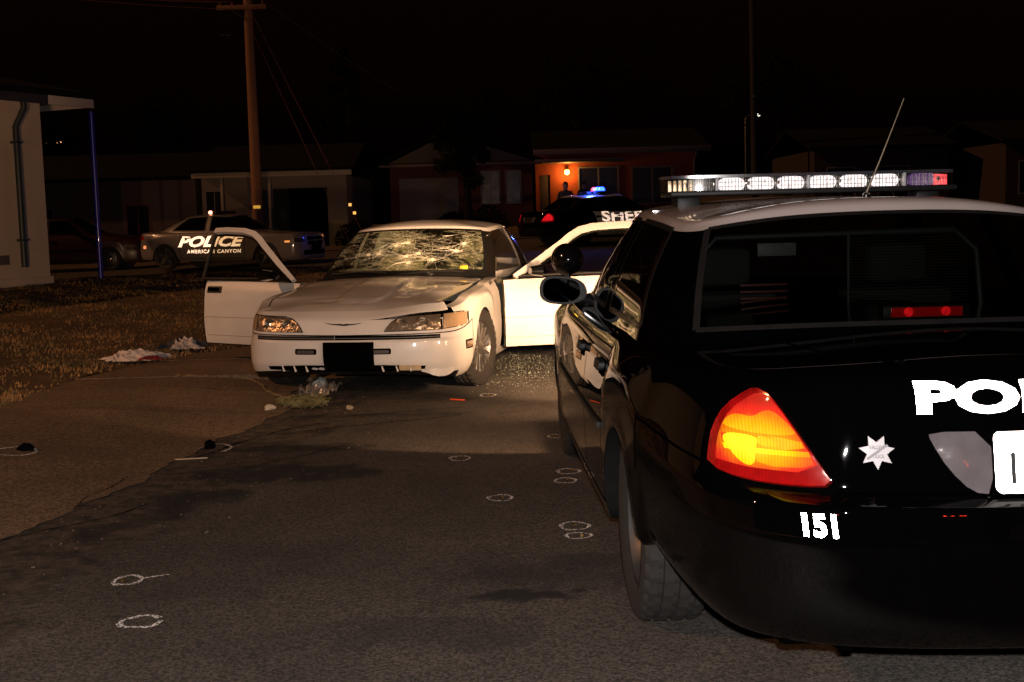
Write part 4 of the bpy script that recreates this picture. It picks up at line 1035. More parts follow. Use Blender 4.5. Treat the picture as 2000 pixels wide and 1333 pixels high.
# ================================================================ fastback patrol sedan in side view (rear axle at y = 0)
def fastback(name, label, loc, rz):
    plan = [(0, -1.05), (.30, -1.04), (.60, -.98), (.78, -.86), (.86, -.70), (.90, -.50), (.915, -.43), (.92, -.39), (.93, -.28), (.94, 0), (.94, .28), (.94, .39), (.94, .43), (.942, .75),
            (.945, 1.30), (.945, 1.9), (.945, 2.5), (.944, 2.62), (.943, 2.66), (.942, 2.77), (.94, 3.05), (.935, 3.33), (.93, 3.44), (.925, 3.48), (.91, 3.70), (.86, 3.88), (.65, 3.98), (.35, 4.01), (0, 4.02)]
    rows = [
        ({0: .28, 6: .26, 12: .22, 28: .22}, {0: .06, 12: .05, 28: .06}), ({0: .33, 6: .31, 12: .28, 28: .28}, {0: .02, 28: .02}), ({0: .45, 28: .42}, {0: 0, 28: 0}), ({0: .58, 28: .54}, {0: 0, 28: 0}),
        ({0: .68, 12: .70, 28: .62}, {0: .02, 12: .0, 28: .0}), ({0: .78, 12: .79, 24: .72, 28: .70}, {0: .03, 12: .004, 28: .01}), ({0: .90, 12: .88, 24: .80, 28: .80}, {0: .04, 12: .015, 28: .015}),
        ({0: .99, 5: .97, 9: .975, 12: .965, 20: .92, 24: .88, 28: .88}, {0: .06, 12: .045, 24: .05, 28: .03}), ({0: 1.02, 5: 1.0, 9: 1.01, 12: .995, 20: .95, 24: .91, 28: .90}, {0: .12, 12: .11, 28: .08})]
    arches = [(7, [.35, .63, .735, .63, .35]), (18, [.35, .63, .735, .63, .35])]
    sy = {0: -.80, 1: -.78, 2: -.7, 3: -.6, 4: -.5, 24: 3.6, 25: 3.7, 26: 3.8, 27: 3.85, 28: 3.86}
    P = body_points(plan, rows, arches, sy, [(-1, 1.04), (0, 1.06), (2.5, 1.02), (3.2, .97), (3.9, .92)], [.3, .65, 1.0], 7)
    def part(r, c, s):
        if r == 0: return 'sill'
        if 2 <= r <= 8 and c in (12, 13): return 'door_rear%+d' % s
        if 2 <= r <= 8 and c in (14, 15): return 'door_front%+d' % s
        if r <= 5 and c <= 6: return 'rear_bumper'
        if r <= 5 and c >= 23: return 'front_bumper'
        if r >= 10 and c >= 17: return 'hood'
        if r >= 10 and c <= 6: return 'trunk_lid'
        return 'body'
    sh = build_cage(P, part, row_crease={8: .3, 1: .5}, levels=2)
    lo = [Vector(p) for p in ((0, -.62, 1.0), (.5, -.55, .99), (.72, -.38, .985), (.82, .10, .98), (.855, .55, .97), (.86, 1.22, .965), (.86, 1.34, .965), (.84, 2.05, .95), (.80, 2.38, .945), (.45, 2.60, .965), (0, 2.66, .97))]
    hi = [Vector(p) for p in ((0, .42, 1.40), (.40, .43, 1.39), (.55, .48, 1.365), (.62, .62, 1.36), (.64, .80, 1.385), (.655, 1.22, 1.405), (.655, 1.34, 1.405), (.635, 1.66, 1.38), (.58, 1.76, 1.37), (.34, 1.84, 1.40), (0, 1.87, 1.41))]
    def bul(t, k): return [a.lerp(b, t) + Vector(((0 if c in (0, 10) else k), 0, k * .4)) for c, (a, b) in enumerate(zip(lo, hi))]
    G = [bul(-.08, 0), bul(.10, .004), bul(.5, .025), bul(1.0, 0)]
    G += [[Vector((p.x * .96, p.y + (1.15 - p.y) * .05, p.z + .03)) for p in hi], [Vector((p.x * .6, p.y + (1.15 - p.y) * .3, 1.455)) for p in hi], [Vector((0, p.y + (1.15 - p.y) * .45, 1.475)) for p in hi]]
    def gp(r, c, s):
        if r >= 3: return 'roof'
        if r in (1, 2):
            if c <= 1: return 'rear_window'
            if c >= 8: return 'windshield'
            if c in (3, 4): return 'win_rear%+d' % s
            if c in (6, 7): return 'win_front%+d' % s
        return 'pillars'
    gh = build_cage(G, gp, row_crease={3: .5, 4: .3}, col_crease={5: lambda r: .9 if r < 3 else 0, 6: lambda r: .9 if r < 3 else 0}, levels=2)
    T = empty(name, loc, rz); tag(T, label, 'car')
    for k, nm, m in (('body', 'body', PG), ('sill', 'sill', BLK), ('rear_bumper', 'rear_bumper', PG), ('front_bumper', 'front_bumper', PG), ('hood', 'hood', PG), ('trunk_lid', 'trunk_lid', PG)): shell_part(sh, k, nm, m, T)
    shell_part(gh, 'roof', 'roof', PG, T); shell_part(gh, 'pillars', 'window_pillars', PG, T); shell_part(gh, 'rear_window', 'rear_window', DKGL, T); shell_part(gh, 'windshield', 'windshield', DKGL, T)
    B = sh['bvh']
    for s in (-1, 1):
        for w_, yh in (('rear', .72), ('front', 1.55)):
            d = shell_part(sh, 'door_%s%+d' % (w_, s), 'door', PG, T); seam(sh, 'door_%s%+d' % (w_, s), d, width=.006)
            shell_part(gh, 'win_%s%+d' % (w_, s), 'door_window', DKGL, d); seam(gh, 'win_%s%+d' % (w_, s), d, width=.014, off=.004, m=BLK, name='window_trim')
            patch('handle', rrect(-.09, .09, -.014, .014, .01), ((s * 2, yh, .84), (0, 1, 0), (0, 0, 1), (-s, 0, 0)), B, PG, d, .02, .02, .06)
        for y in (0, 3.05):
            wheel_well((s * .89, y, .35), s, T, .40, .30); make_wheel('wheel', (s * .80, y, .36), s, T, .36, .225, 'five')
        F = ((0, 5, 0), (1, 0, 0), (0, 0, 1), (0, -1, 0)); Rr = ((0, -3, 0), (1, 0, 0), (0, 0, 1), (0, 1, 0))
        patch('headlamp', [(s * a, c) for a, c in ((.52, .66), (.50, .77), (.84, .79), (.85, .68))], F, B, mat('dark_lamp', (.05, .05, .055), .12, coat=1.0), T, .01, .02, .05)
        patch('tail_lamp', [(s * a, c) for a, c in ((.45, .80), (.45, .93), (.80, .93), (.83, .82))], Rr, B, REDL, T, .01, .02, .05)
        patch('side_marker', rrect(-.07, .07, -.025, .025, .01), ((s * 2, 3.66, .70), (0, 1, 0), (0, 0, 1), (-s, 0, 0)), B, emit_mat('marker_lit', (1, .35, .08), .9), T, .006, .01, .05)
        patch('rear_side_marker', rrect(-.05, .05, -.04, .04, .01), ((s * 2, -.66, .62), (0, 1, 0), (0, 0, 1), (-s, 0, 0)), B, emit_mat('rear_marker_lit', (1, .30, .10), 1.1), T, .006, .01, .05)
        mi = lathe('mirror', [(.0, -.08), (.06, -.06), (.085, 0), (.08, .05), (0, .055)], (s * .98, 2.12, 1.0), (0, -1, 0), PG, T, 16)
        u = -s * -1.0
        fr = lambda y0, z0: ((s * 2, y0, z0), (0, s, 0), (0, 0, 1), (-s, 0, 0))
        y0 = .42 if s > 0 else 2.9
        lettering('door_lettering', 'POLICE', .37, fr(y0, .62), B, WHT, T, .016, 1.52, .35, 1.02, .006, step=.1)
        lettering('city_lettering', 'AMERICAN CANYON', .13, fr(y0 + s * .28, .44), B, WHT, T, .004, 1.1, .1, 1.25, .006, step=.1)
    for x0, x1 in ((-.42, -.02), (.02, .42)):
        for z0, z1 in ((.60, .70), (.72, .82)):
            patch('grille_opening', rrect(x0, x1, z0, z1, .03), ((0, 5, 0), (1, 0, 0), (0, 0, 1), (0, -1, 0)), B, SEAM, T, .006, .02, .06)
    patch('lower_intake', rrect(-.6, .6, .34, .46, .04), ((0, 5, 0), (1, 0, 0), (0, 0, 1), (0, -1, 0)), B, SEAM, T, .006, .02, .06)
    patch('number_plate', rrect(-.26, .26, .42, .64, .01), ((0, 5, 0), (1, 0, 0), (0, 0, 1), (0, -1, 0)), B, mat('censor_black', (.0015,) * 3, .95), T, .04, .02, .1)  # black panel in place of the censor box on this plate
    box('roof_lamp_bar', (-.50, 1.15, 1.47), (.50, 1.40, 1.54), BLK, T, .03)
    lathe('roof_lamp', [(.05, 0), (.045, .05), (0, .06)], (.49, 1.2, 1.505), (1, 0, 0), emit_mat('roof_lamp_red', (1, .35, .2), 5), T, 12)
    box('cabin_fill', (-.6, .3, .6), (.6, 1.9, .97), INT, T, .05); box('floor_pan', (-.75, -.8, .24), (.75, 3.8, .30), SEAM, T, .01)
    return T

# ================================================================ buildings
def stucco(name, col): return mat(name, col, .9, var=.12, scale=1.6, bump=.25, bscale=30)
ROOFM = mat('dark_shingle', (.0045, .004, .0035), .95, spec=.1, var=.4, scale=30, bump=.5, bscale=20)
WTRIM = mat('white_trim', (.11, .10, .105), .7, var=.1)
WGLASS = mat('night_window', (.004, .004, .006), .3, coat=.05, var=.4, scale=3, spec=.2)
def wall_with_openings(name, w, h, openings, m, parent, t=.18):
    """vertical wall in the local xz plane (y = 0 outside face), with real holes; openings = (x0, x1, z0, z1)"""
    xs = sorted({0.0, w} | {q for o in openings for q in o[:2]}); zs = sorted({0.0, h} | {q for o in openings for q in o[2:]})
    bm = bmesh.new()
    for x0, x1 in zip(xs, xs[1:]):
        for z0, z1 in zip(zs, zs[1:]):
            cx, cz = (x0 + x1) / 2, (z0 + z1) / 2
            if any(o[0] < cx < o[1] and o[2] < cz < o[3] for o in openings): continue
            bm.faces.new([bm.verts.new(p) for p in ((x0, 0, z0), (x1, 0, z0), (x1, 0, z1), (x0, 0, z1))])
    bmesh.ops.remove_doubles(bm, verts=bm.verts, dist=1e-4)
    r = bmesh.ops.extrude_face_region(bm, geom=bm.faces[:])
    for v in [g for g in r['geom'] if isinstance(g, bmesh.types.BMVert)]: v.co.y += t
    bmesh.ops.recalc_face_normals(bm, faces=bm.faces); return finish(bm, name, m, parent, None)
def window(parent, x0, x1, z0, z1, panes=2, m=None, y=.05, glass=None):
    e = empty('window', (0, 0, 0)); e.parent = parent; fw = .05
    bm = bmesh.new(); b_box(bm, (x0, y - .06, z0), (x0 + fw, y + .04, z1)); b_box(bm, (x1 - fw, y - .06, z0), (x1, y + .04, z1)); b_box(bm, (x0 + fw, y - .06, z1 - fw), (x1 - fw, y + .04, z1)); b_box(bm, (x0 + fw, y - .06, z0), (x1 - fw, y + .04, z0 + fw))
    finish(bm, 'frame', m or WTRIM, e, None)
    st = (x1 - x0 - 2 * fw) / panes
    for k in range(panes):
        box('pane', (x0 + fw + k * st + .015, y + .0, z0 + fw), (x0 + fw + (k + 1) * st - .015, y + .02, z1 - fw), glass or WGLASS, e, 0)
        if k: box('mullion', (x0 + fw + k * st - .014, y - .04, z0 + fw), (x0 + fw + k * st + .014, y + .03, z1 - fw), m or WTRIM, e, 0)
    return e
def slab(name, pts, th, m, parent):
    bm = bmesh.new(); f = bm.faces.new([bm.verts.new(p) for p in pts]); f.normal_update(); nrm = f.normal.copy()
    if nrm.z < 0: f.normal_flip(); nrm = -nrm
    r = bmesh.ops.extrude_face_region(bm, geom=[f])
    for v in [g for g in r['geom'] if isinstance(g, bmesh.types.BMVert)]: v.co += nrm * th
    bmesh.ops.recalc_face_normals(bm, faces=bm.faces); return finish(bm, name, m, parent, None)
def block(name, w, d, h, m, parent, x=0, y=.18):
    """side and back walls behind a front wall"""
    bm = bmesh.new(); b_box(bm, (x, y + .002, 0), (x + .15, d, h)); b_box(bm, (x + w - .15, y + .002, 0), (x + w, d, h)); b_box(bm, (x + .15, d - .15, 0), (x + w - .15, d, h)); return finish(bm, name, m, parent, None)

# ================================================================ trees and people
def tree(name, label, x, y, h, crown, trunk_h, seed, leaf, n=2600, rz=None, conifer=False, group='trees round the street'):
    rnd = random.Random(seed); z = gz(x, y); T = empty(name, (x, y, z)); tag(T, label, 'tree', group)
    bark = mat('bark', (.010, .007, .005), .95, var=.4, bump=.6, bscale=30, spec=.05)
    bm = bmesh.new(); lean = rnd.uniform(-.25, .25)
    pts = [Vector((lean * t * t, 0, h * .8 * t)) for t in (0, .2, .4, .6, .8, 1)]
    b_tube(bm, pts, [.20, .16, .13, .10, .06, .03], 8)
    ends = []
    for k in range(9):
        a = k * 2.4 + rnd.uniform(-.4, .4); t = rnd.uniform(.42, .9); p = Vector((lean * t * t, 0, h * .8 * t)); L = crown * rnd.uniform(.5, .9) * (1.1 - t * .5)
        e = p + Vector((math.cos(a) * L, math.sin(a) * L, L * .5)); m_ = p.lerp(e, .5) + Vector((0, 0, .12)); b_tube(bm, [p, m_, e], [.06, .04, .015], 5); ends += [e, m_]
    finish(bm, 'trunk', bark, T)
    bm = bmesh.new(); cl = []
    for k in range(26):
        if conifer:
            t = rnd.random(); zz = trunk_h + (h - trunk_h) * t; rr = crown * (1 - t) ** .8 * rnd.uniform(.4, 1); a = rnd.uniform(0, 6.28); c = Vector((math.cos(a) * rr, math.sin(a) * rr, zz)); cl.append((c, crown * .32 * (1.2 - t)))
        else:
            e = rnd.choice(ends) + Vector((rnd.gauss(0, crown * .3), rnd.gauss(0, crown * .3), rnd.gauss(crown * .15, crown * .25))); cl.append((e, crown * rnd.uniform(.22, .42)))
    for k in range(n):
        c, rr = rnd.choice(cl); d = Vector((rnd.gauss(0, 1), rnd.gauss(0, 1), rnd.gauss(0, .8))).normalized() * rr * rnd.random() ** .4; p = c + d
        a = Vector((rnd.uniform(-1, 1), rnd.uniform(-1, 1), rnd.uniform(-.6, .6))).normalized(); b = a.orthogonal().normalized(); s_ = rnd.uniform(.05, .12)
        bm.faces.new([bm.verts.new(q) for q in (p - a * s_, p + b * s_ * .5, p + a * s_, p - b * s_ * .5)])
    finish(bm, 'crown', leaf, T, None); return T
def person(name, label, loc, rz, lean=0.0, arms='folded'):
    T = empty(name, loc, rz); tag(T, label, 'person')
    J = [('pelvis', (0, 0, .95), .135), ('waist', (0, 0, 1.08), .135), ('chest', (0, .02, 1.30), .165), ('neck', (0, .01, 1.49), .065), ('head0', (0, .02, 1.58), .082), ('head1', (0, .02, 1.68), .098), ('head2', (0, .015, 1.765), .06)]
    E_ = [(0, 1), (1, 2), (2, 3), (3, 4), (4, 5), (5, 6)]
    for s in (-1, 1):
        b = len(J); J += [('hip', (s * .10, 0, .90), .105), ('knee', (s * .115, .02, .50), .070), ('ankle', (s * .12, -.01, .09), .048), ('toe', (s * .135, .16, .04), .040)]
        E_ += [(0, b), (b, b + 1), (b + 1, b + 2), (b + 2, b + 3)]
        b = len(J)
        if arms == 'folded': J += [('shoulder', (s * .19, 0, 1.42), .075), ('elbow', (s * .27, .06, 1.14), .055), ('wrist', (s * .06, .22, 1.17), .040), ('hand', (-s * .02, .24, 1.18), .036)]
        else: J += [('shoulder', (s * .19, 0, 1.42), .075), ('elbow', (s * .27, -.02, 1.13), .055), ('wrist', (s * .24, .08, .90), .040), ('hand', (s * .23, .12, .80), .036)]
        E_ += [(2, b), (b, b + 1), (b + 1, b + 2), (b + 2, b + 3)]
    me = bpy.data.meshes.new('person_body'); me.from_pydata([j[1] for j in J], E_, []); me.update()
    o = bpy.data.objects.new('person_body', me); COL.objects.link(o)
    o.modifiers.new('skin', 'SKIN'); sub = o.modifiers.new('sub', 'SUBSURF'); sub.levels = sub.render_levels = 2
    for i, j in enumerate(J):
        sv = me.skin_vertices[0].data[i]; sv.radius = (j[2], j[2] * (.85 if j[0] in ('chest', 'waist', 'pelvis') else 1)); sv.use_root = (i == 0)
    dg = bpy.context.evaluated_depsgraph_get(); nm = bpy.data.meshes.new_from_object(o.evaluated_get(dg)); bpy.data.objects.remove(o)
    nm.name = 'body'; nm.materials.clear(); nm.shade_smooth()
    uni = mat('dark_uniform', (.016, .016, .022), .85, var=.3, bump=.2); skin = mat('skin', (.30, .18, .12), .6)
    nm.materials.append(uni); nm.materials.append(skin)
    for p in nm.polygons:
        if p.center.z > 1.52 or (p.center.z < 1.25 and p.center.y > .2 and arms == 'folded'): p.material_index = 1
    b = link_mesh('body', nm, None, T)
    lathe('hair', [(.0, .115), (.05, .10), (.085, .06), (.10, .0), (.098, -.03)], (0, -.005, 1.69), (0, -.25, 1), mat('dark_hair', (.012, .010, .008), .7, bump=.5), b, 18)
    lathe('belt', [(.150, -.025), (.158, -.02), (.158, .02), (.150, .025)], (0, 0, 1.02), (0, 0, 1), BLK, T, 20)
    for s in (-1, 1): lathe('eye', [(.010, 0), (.007, .006), (0, .008)], (s * .034, .108, 1.675), (0, 1, 0), mat('eye_white', (.6, .6, .6), .3), b, 8)
    box('nose', (-.011, .10, 1.635), (.011, .132, 1.665), skin, b, .005)
    for s in (-1, 1): box('shoe', (s * .13 - .048, -.09, 0), (s * .13 + .048, .20, .085), BLK, T, .03)
    return T

# ================================================================ ground
def ground_mat(name, lo, hi, fine, bump, edge=None, blobs=(), rough=.9, patchy=(.9, .35)):
    """mineral surface: aggregate grain, broad patches, optional gutter grime along the kerb line and dark stains with shapes of their own"""
    m = bpy.data.materials.new(name); m.use_nodes = True; n, l = nodes_of(m); b = n['Principled BSDF']; b.inputs['Roughness'].default_value = rough; b.inputs['Specular IOR Level'].default_value = .35
    tc = n.new('ShaderNodeTexCoord'); co = tc.outputs['Object']
    def noise(s, d=6, r=.6):
        q = n.new('ShaderNodeTexNoise'); q.inputs['Scale'].default_value = s; q.inputs['Detail'].default_value = d; q.inputs['Roughness'].default_value = r; l.new(co, q.inputs['Vector']); return q.outputs['Fac']
    def rng(v, a, b_, c, d):
        q = n.new('ShaderNodeMapRange'); l.new(v, q.inputs['Value']); q.inputs['From Min'].default_value = a; q.inputs['From Max'].default_value = b_; q.inputs['To Min'].default_value = c; q.inputs['To Max'].default_value = d; return q.outputs[0]
    def mixc(f, a, b_, mode='MIX'):
        q = n.new('ShaderNodeMix'); q.data_type = 'RGBA'; q.blend_type = mode
        if isinstance(f, float): q.inputs[0].default_value = f
        else: l.new(f, q.inputs[0])
        for i, v in ((6, a), (7, b_)):
            if isinstance(v, tuple): q.inputs[i].default_value = (*v, 1)
            else: l.new(v, q.inputs[i])
        return q.outputs[2]
    def mth(op, a, b_=None):
        q = n.new('ShaderNodeMath'); q.operation = op
        for i, v in enumerate((a, b_)):
            if v is None: continue
            if isinstance(v, (int, float)): q.inputs[i].default_value = v
            else: l.new(v, q.inputs[i])
        return q.outputs[0]
    vo = n.new('ShaderNodeTexVoronoi'); vo.inputs['Scale'].default_value = fine; l.new(co, vo.inputs['Vector'])
    sepc = n.new('ShaderNodeSeparateColor'); l.new(vo.outputs['Color'], sepc.inputs[0])
    g = mth('ADD', mth('MULTIPLY', sepc.outputs[0], .6), mth('MULTIPLY', noise(fine * .55, 3), .4))
    col = mixc(rng(g, .25, .75, 0, 1), lo, hi)
    big = noise(patchy[0], 7, .62); col = mixc(1.0, col, mixc(rng(big, .35, .68, 0, 1), (1 - patchy[1],) * 3, (1 + patchy[1] * .5,) * 3), 'MULTIPLY')
    # scattered pale chips
    v2 = n.new('ShaderNodeTexVoronoi'); v2.inputs['Scale'].default_value = 46; l.new(co, v2.inputs['Vector']); chips = mth('LESS_THAN', v2.outputs['Distance'], .07)
    col = mixc(mth('MULTIPLY', chips, .35), col, tuple(min(1, c * 3.2) for c in hi))
    sp = n.new('ShaderNodeSeparateXYZ'); l.new(co, sp.inputs[0]); X, Y = sp.outputs[0], sp.outputs[1]
    hgt = g
    if edge:
        d = mth('SUBTRACT', X, mth('ADD', mth('MULTIPLY', Y, .1663), -3.19)); wob = noise(1.3, 6, .65)
        dd = mth('ADD', d, mth('MULTIPLY', mth('SUBTRACT', wob, .5), 1.5))
        old = rng(dd, .75, .55, 0, 1)                       # old broken strip along the gutter
        oldc = mixc(rng(noise(9, 8, .75), .38, .62, 0, 1), (.014, .011, .009), (.105, .08, .055))
        col = mixc(mth('MULTIPLY', old, .85), col, oldc)
        wet = mth('MULTIPLY', rng(mth('ABSOLUTE', mth('SUBTRACT', dd, .45)), .22, .08, 0, 1), rng(noise(2.2, 5), .48, .60, 0, 1))
        col = mixc(mth('MULTIPLY', wet, .85), col, (.007, .006, .005))
        hgt = mth('ADD', g, mth('MULTIPLY', mth('MULTIPLY', old, noise(14, 8, .7)), 2.5))
    for (bx_, by_, rx, ry, amt) in blobs:
        px_ = mth('DIVIDE', mth('SUBTRACT', X, bx_), rx); py_ = mth('DIVIDE', mth('SUBTRACT', Y, by_), ry)
        r2 = mth('ADD', mth('MULTIPLY', px_, px_), mth('MULTIPLY', py_, py_)); r2 = mth('ADD', r2, mth('MULTIPLY', mth('SUBTRACT', noise(5, 7, .7), .5), 5.0))
        col = mixc(mth('MULTIPLY', rng(r2, 1.0, .35, 0, 1), amt), col, (.008, .0075, .007))
    l.new(col, b.inputs['Base Color'])
    bp = n.new('ShaderNodeBump'); bp.inputs['Strength'].default_value = bump; bp.inputs['Distance'].default_value = .012; l.new(hgt, bp.inputs['Height']); l.new(bp.outputs[0], b.inputs['Normal'])
    return m
ASPH = ground_mat('asphalt', (.027, .023, .019), (.108, .092, .078), 120, .8, True, ((.0, 4.43, .26, .10, .9), (.25, 4.72, .5, .25, .45), (-.30, 4.05, .45, .2, .4), (.55, 4.62, .12, .06, .8), (-1.45, 4.3, .05, .03, .8), (-1.25, 6.75, .62, .26, .95), (-1.65, 6.2, .35, .2, .8), (-1.3, 7.5, .5, .14, .8), (-.9, 8.7, .9, .10, .6)))
CONC = ground_mat('worn_concrete', (.085, .056, .033), (.235, .165, .100), 85, .5, None, ((-2.6, 8.9, .9, .12, .25), (-2.9, 7.3, .5, .3, .2)), .9, (.7, .3))
SOIL = ground_mat('dry_soil', (.055, .036, .018), (.155, .098, .048), 60, .8, None, (), .95, (.8, .5))
def sheet(name, ys, xf0, xf1, m, nx=24, dz=0.0, zf=None):
    bm = bmesh.new(); rows = []
    for y in ys:
        a, b = xf0(y), xf1(y); rows.append([bm.verts.new((a + (b - a) * i / nx, y, (zf(a + (b - a) * i / nx, y) if zf else gz(a + (b - a) * i / nx, y)) + dz)) for i in range(nx + 1)])
    for A, B in zip(rows, rows[1:]):
        for i in range(nx): bm.faces.new((A[i], A[i + 1], B[i + 1], B[i]))
    o = finish(bm, name, m, None, 60); o['kind'] = 'structure'; return o
def frange(a, b, n): return [a + (b - a) * k / n for k in range(n + 1)]
sheet('ground', frange(-30, 320, 70), lambda y: -200, lambda y: 200, SOIL, 60, -.06)
sheet('road', frange(-22, 29, 90), lambda y: road_edge(y) - .25, lambda y: 9.0 + .1663 * y, ASPH, 40)
sheet('cross_street', frange(29, 40, 16), lambda y: -60, lambda y: 60, ASPH, 60, .002)
def grass_edge(y):
    return curve_at([(-8, -5.2), (4, -4.1), (8.9, -3.80), (10.78, -3.80), (11.4, -3.60), (12.04, -3.34), (12.85, -2.85), (30, -2.85 + 17.15 * .1663)], y)
def apron_z(x, y):
    d = road_edge(y) - x; return gz(x, y) + .005 + .08 * sstep(d / 1.5)
def ragged(y): return .028 * math.sin(y * 3.1) + .022 * math.sin(y * 7.7 + 1) + .014 * math.sin(y * 17.3) + .010 * math.sin(y * 41.0 + 2)
sheet('driveway_apron', frange(-6, 10.55, 260), lambda y: grass_edge(y) + .8 * ragged(y * 1.3 + 5), lambda y: road_edge(y) + ragged(y), CONC, 26, 0, apron_z)
CRK = mat('crack_shadow', (.004, .0035, .003), .95, spec=.0)
def road_crack(x, y, a, ln, w_, seed, parent):
    rnd = random.Random(seed); bm = bmesh.new(); prev = None; a0 = a
    while ln > 0:
        d = Vector((math.cos(a), math.sin(a), 0)); nrm = Vector((-d.y, d.x, 0)); ww = w_ * rnd.uniform(.25, 1.0); z = (apron_z(x, y) if x < road_edge(y) else gz(x, y)) + .004
        cur = (bm.verts.new((x + nrm.x * ww, y + nrm.y * ww, z)), bm.verts.new((x - nrm.x * ww, y - nrm.y * ww, z)))
        if prev: bm.faces.new((prev[0], prev[1], cur[1], cur[0]))
        prev = cur; st = rnd.uniform(.02, .05); ln -= st; x += d.x * st; y += d.y * st; a += rnd.gauss(0, .13); a += (a0 - a) * .15
    bmesh.ops.recalc_face_normals(bm, faces=bm.faces); finish(bm, 'crack', CRK, parent, None)
rdo = bpy.data.objects['road']
for q in ((-1.95, 7.2, 1.2, 1.4, .010, 1), (-2.33, 5.25, 1.40, 1.0, .008, 2), (-1.4, 8.1, .5, 1.2, .008, 3), (-1.2, 8.7, .2, .9, .007, 4), (-1.0, 9.3, .1, .8, .006, 5), (-1.55, 6.9, 1.0, .9, .008, 6)): road_crack(*q, rdo)
ado = bpy.data.objects['driveway_apron']
for q in ((-3.7, 9.9, .03, 2.2, .006, 8), (-2.2, 6.05, 1.6, .7, .006, 9)): road_crack(*q, ado)
def lawn_z(x, y): return gz(x, y) + .075 + .05 * sstep((-x - 4) / 6) + .02 * math.sin(x * 1.7 + y) * math.sin(y * 1.1)
sheet('lawn', frange(-6, 28.9, 60), lambda y: -30, lambda y: grass_edge(y) - .004, SOIL, 60, 0, lawn_z)
sheet('far_lawn', frange(40.02, 60, 10), lambda y: -60, lambda y: 60, SOIL, 40, .03)
# pavement slabs and kerb stones beyond the apron
pav = bpy.data.objects.new('sidewalk', None); COL.objects.link(pav); pav['kind'] = 'structure'
for k in range(12):
    y0 = 10.56 + k * 1.25; y1 = y0 + 1.235; bm = bmesh.new()
    f0, f1 = (max(grass_edge(y0), -3.9), road_edge(y0) - .5), (max(grass_edge(y1), -3.9), road_edge(y1) - .5)
    q = [(f0[0], y0), (f0[1], y0), (f1[1], y1), (f1[0], y1)]
    top = [bm.verts.new((a, b, gz(a, b) + .088 + .002 * (k % 2))) for a, b in q]; bt = [bm.verts.new((a, b, gz(a, b) - .02)) for a, b in q]
    bm.faces.new(top); [bm.faces.new((top[i], bt[i], bt[(i + 1) % 4], top[(i + 1) % 4])) for i in range(4)]
    bmesh.ops.recalc_face_normals(bm, faces=bm.faces); bmesh.ops.bevel(bm, geom=[e for e in bm.edges if e.verts[0] in top and e.verts[1] in top], offset=.008, segments=2, affect='EDGES'); finish(bm, 'slab', CONC, pav, 40)
krb = bpy.data.objects.new('kerb', None); COL.objects.link(krb); krb['kind'] = 'structure'
for k in range(12):
    y0 = 10.7 + k * 1.25; y1 = y0 + 1.235; bm = bmesh.new(); hh = .02 if k == 0 else .10
    q = [(road_edge(y0) - .49, y0), (road_edge(y0) - .34, y0), (road_edge(y1) - .34, y1), (road_edge(y1) - .49, y1)]
    top = [bm.verts.new((a, b, gz(a, b) + (hh if i < 2 else .10))) for i, (a, b) in enumerate(q)]; bt = [bm.verts.new((a, b, gz(a, b) - .03)) for a, b in q]
    bm.faces.new(top); [bm.faces.new((top[i], bt[i], bt[(i + 1) % 4], top[(i + 1) % 4])) for i in range(4)]
    bmesh.ops.recalc_face_normals(bm, faces=bm.faces); bmesh.ops.bevel(bm, geom=[e for e in bm.edges if e.verts[0] in top and e.verts[1] in top], offset=.015, segments=2, affect='EDGES'); finish(bm, 'kerb_stone', CONC, krb, 40)
sheet('gutter', frange(10.56, 26, 20), lambda y: road_edge(y) - .336, lambda y: road_edge(y) - .001, CONC, 3, .004)
# raised lip where the apron flares up to the kerb, with grit and weeds in it
bm = bmesh.new(); fl = [(-2.95, 10.62), (-2.55, 10.60), (-2.30, 10.56), (-2.14, 10.30), (-2.02, 9.95), (-1.88, 9.72), (-1.76, 9.60), (-1.66, 9.58)]
b_tube(bm, [(a + .012 * math.sin(a * 31 + b * 17), b + .012 * math.sin(a * 23 - b * 29), apron_z(a, b) - .002 + .005 * math.sin(a * 41 + b * 37)) for a, b in smooth_poly(fl, 4, False)], .011, 6); o = finish(bm, 'flare_lip', mat('gritty_edge', (.17, .125, .065), .95, var=.5, scale=40, bump=.9, bscale=70), None); o['kind'] = 'structure'

# lawn blades
rnd = random.Random(3); vs = []; fs = []
for k in range(42000):
    y = 7.0 + 21.5 * rnd.random() ** 1.25; x = grass_edge(y) - .02 - rnd.random() ** 1.3 * (9.5 + (y - 8) * .15)
    if math.sin(x * 2.3 + 1.7 * math.sin(y * 1.9)) + rnd.gauss(0, .6) < -.35: continue
    z = lawn_z(x, y); h = rnd.uniform(.014, .042) * (1.0 + .5 * math.sin(x * 5 + y * 3))
    for q in range(3):
        a = rnd.uniform(0, 6.283); dx, dy = math.cos(a), math.sin(a); ox, oy = rnd.gauss(0, .035), rnd.gauss(0, .035); i = len(vs); w_ = rnd.uniform(.006, .013); ln = h * rnd.uniform(.3, 1.1)
        vs += [(x + ox - dy * w_, y + oy + dx * w_, z - .005), (x + ox + dy * w_, y + oy - dx * w_, z - .005), (x + ox + dx * ln, y + oy + dy * ln, z + h * rnd.uniform(.5, 1.2))]; fs.append((i, i + 1, i + 2))
me = bpy.data.meshes.new('lawn_grass'); me.from_pydata(vs, [], fs); me.update()
gm = bpy.data.materials.new('dry_grass'); gm.use_nodes = True; n, l = nodes_of(gm); b = n['Principled BSDF']; b.inputs['Roughness'].default_value = .8
oi = n.new('ShaderNodeTexCoord'); no = n.new('ShaderNodeTexNoise'); no.inputs['Scale'].default_value = 2.2; no.inputs['Detail'].default_value = 8; l.new(oi.outputs['Object'], no.inputs['Vector'])
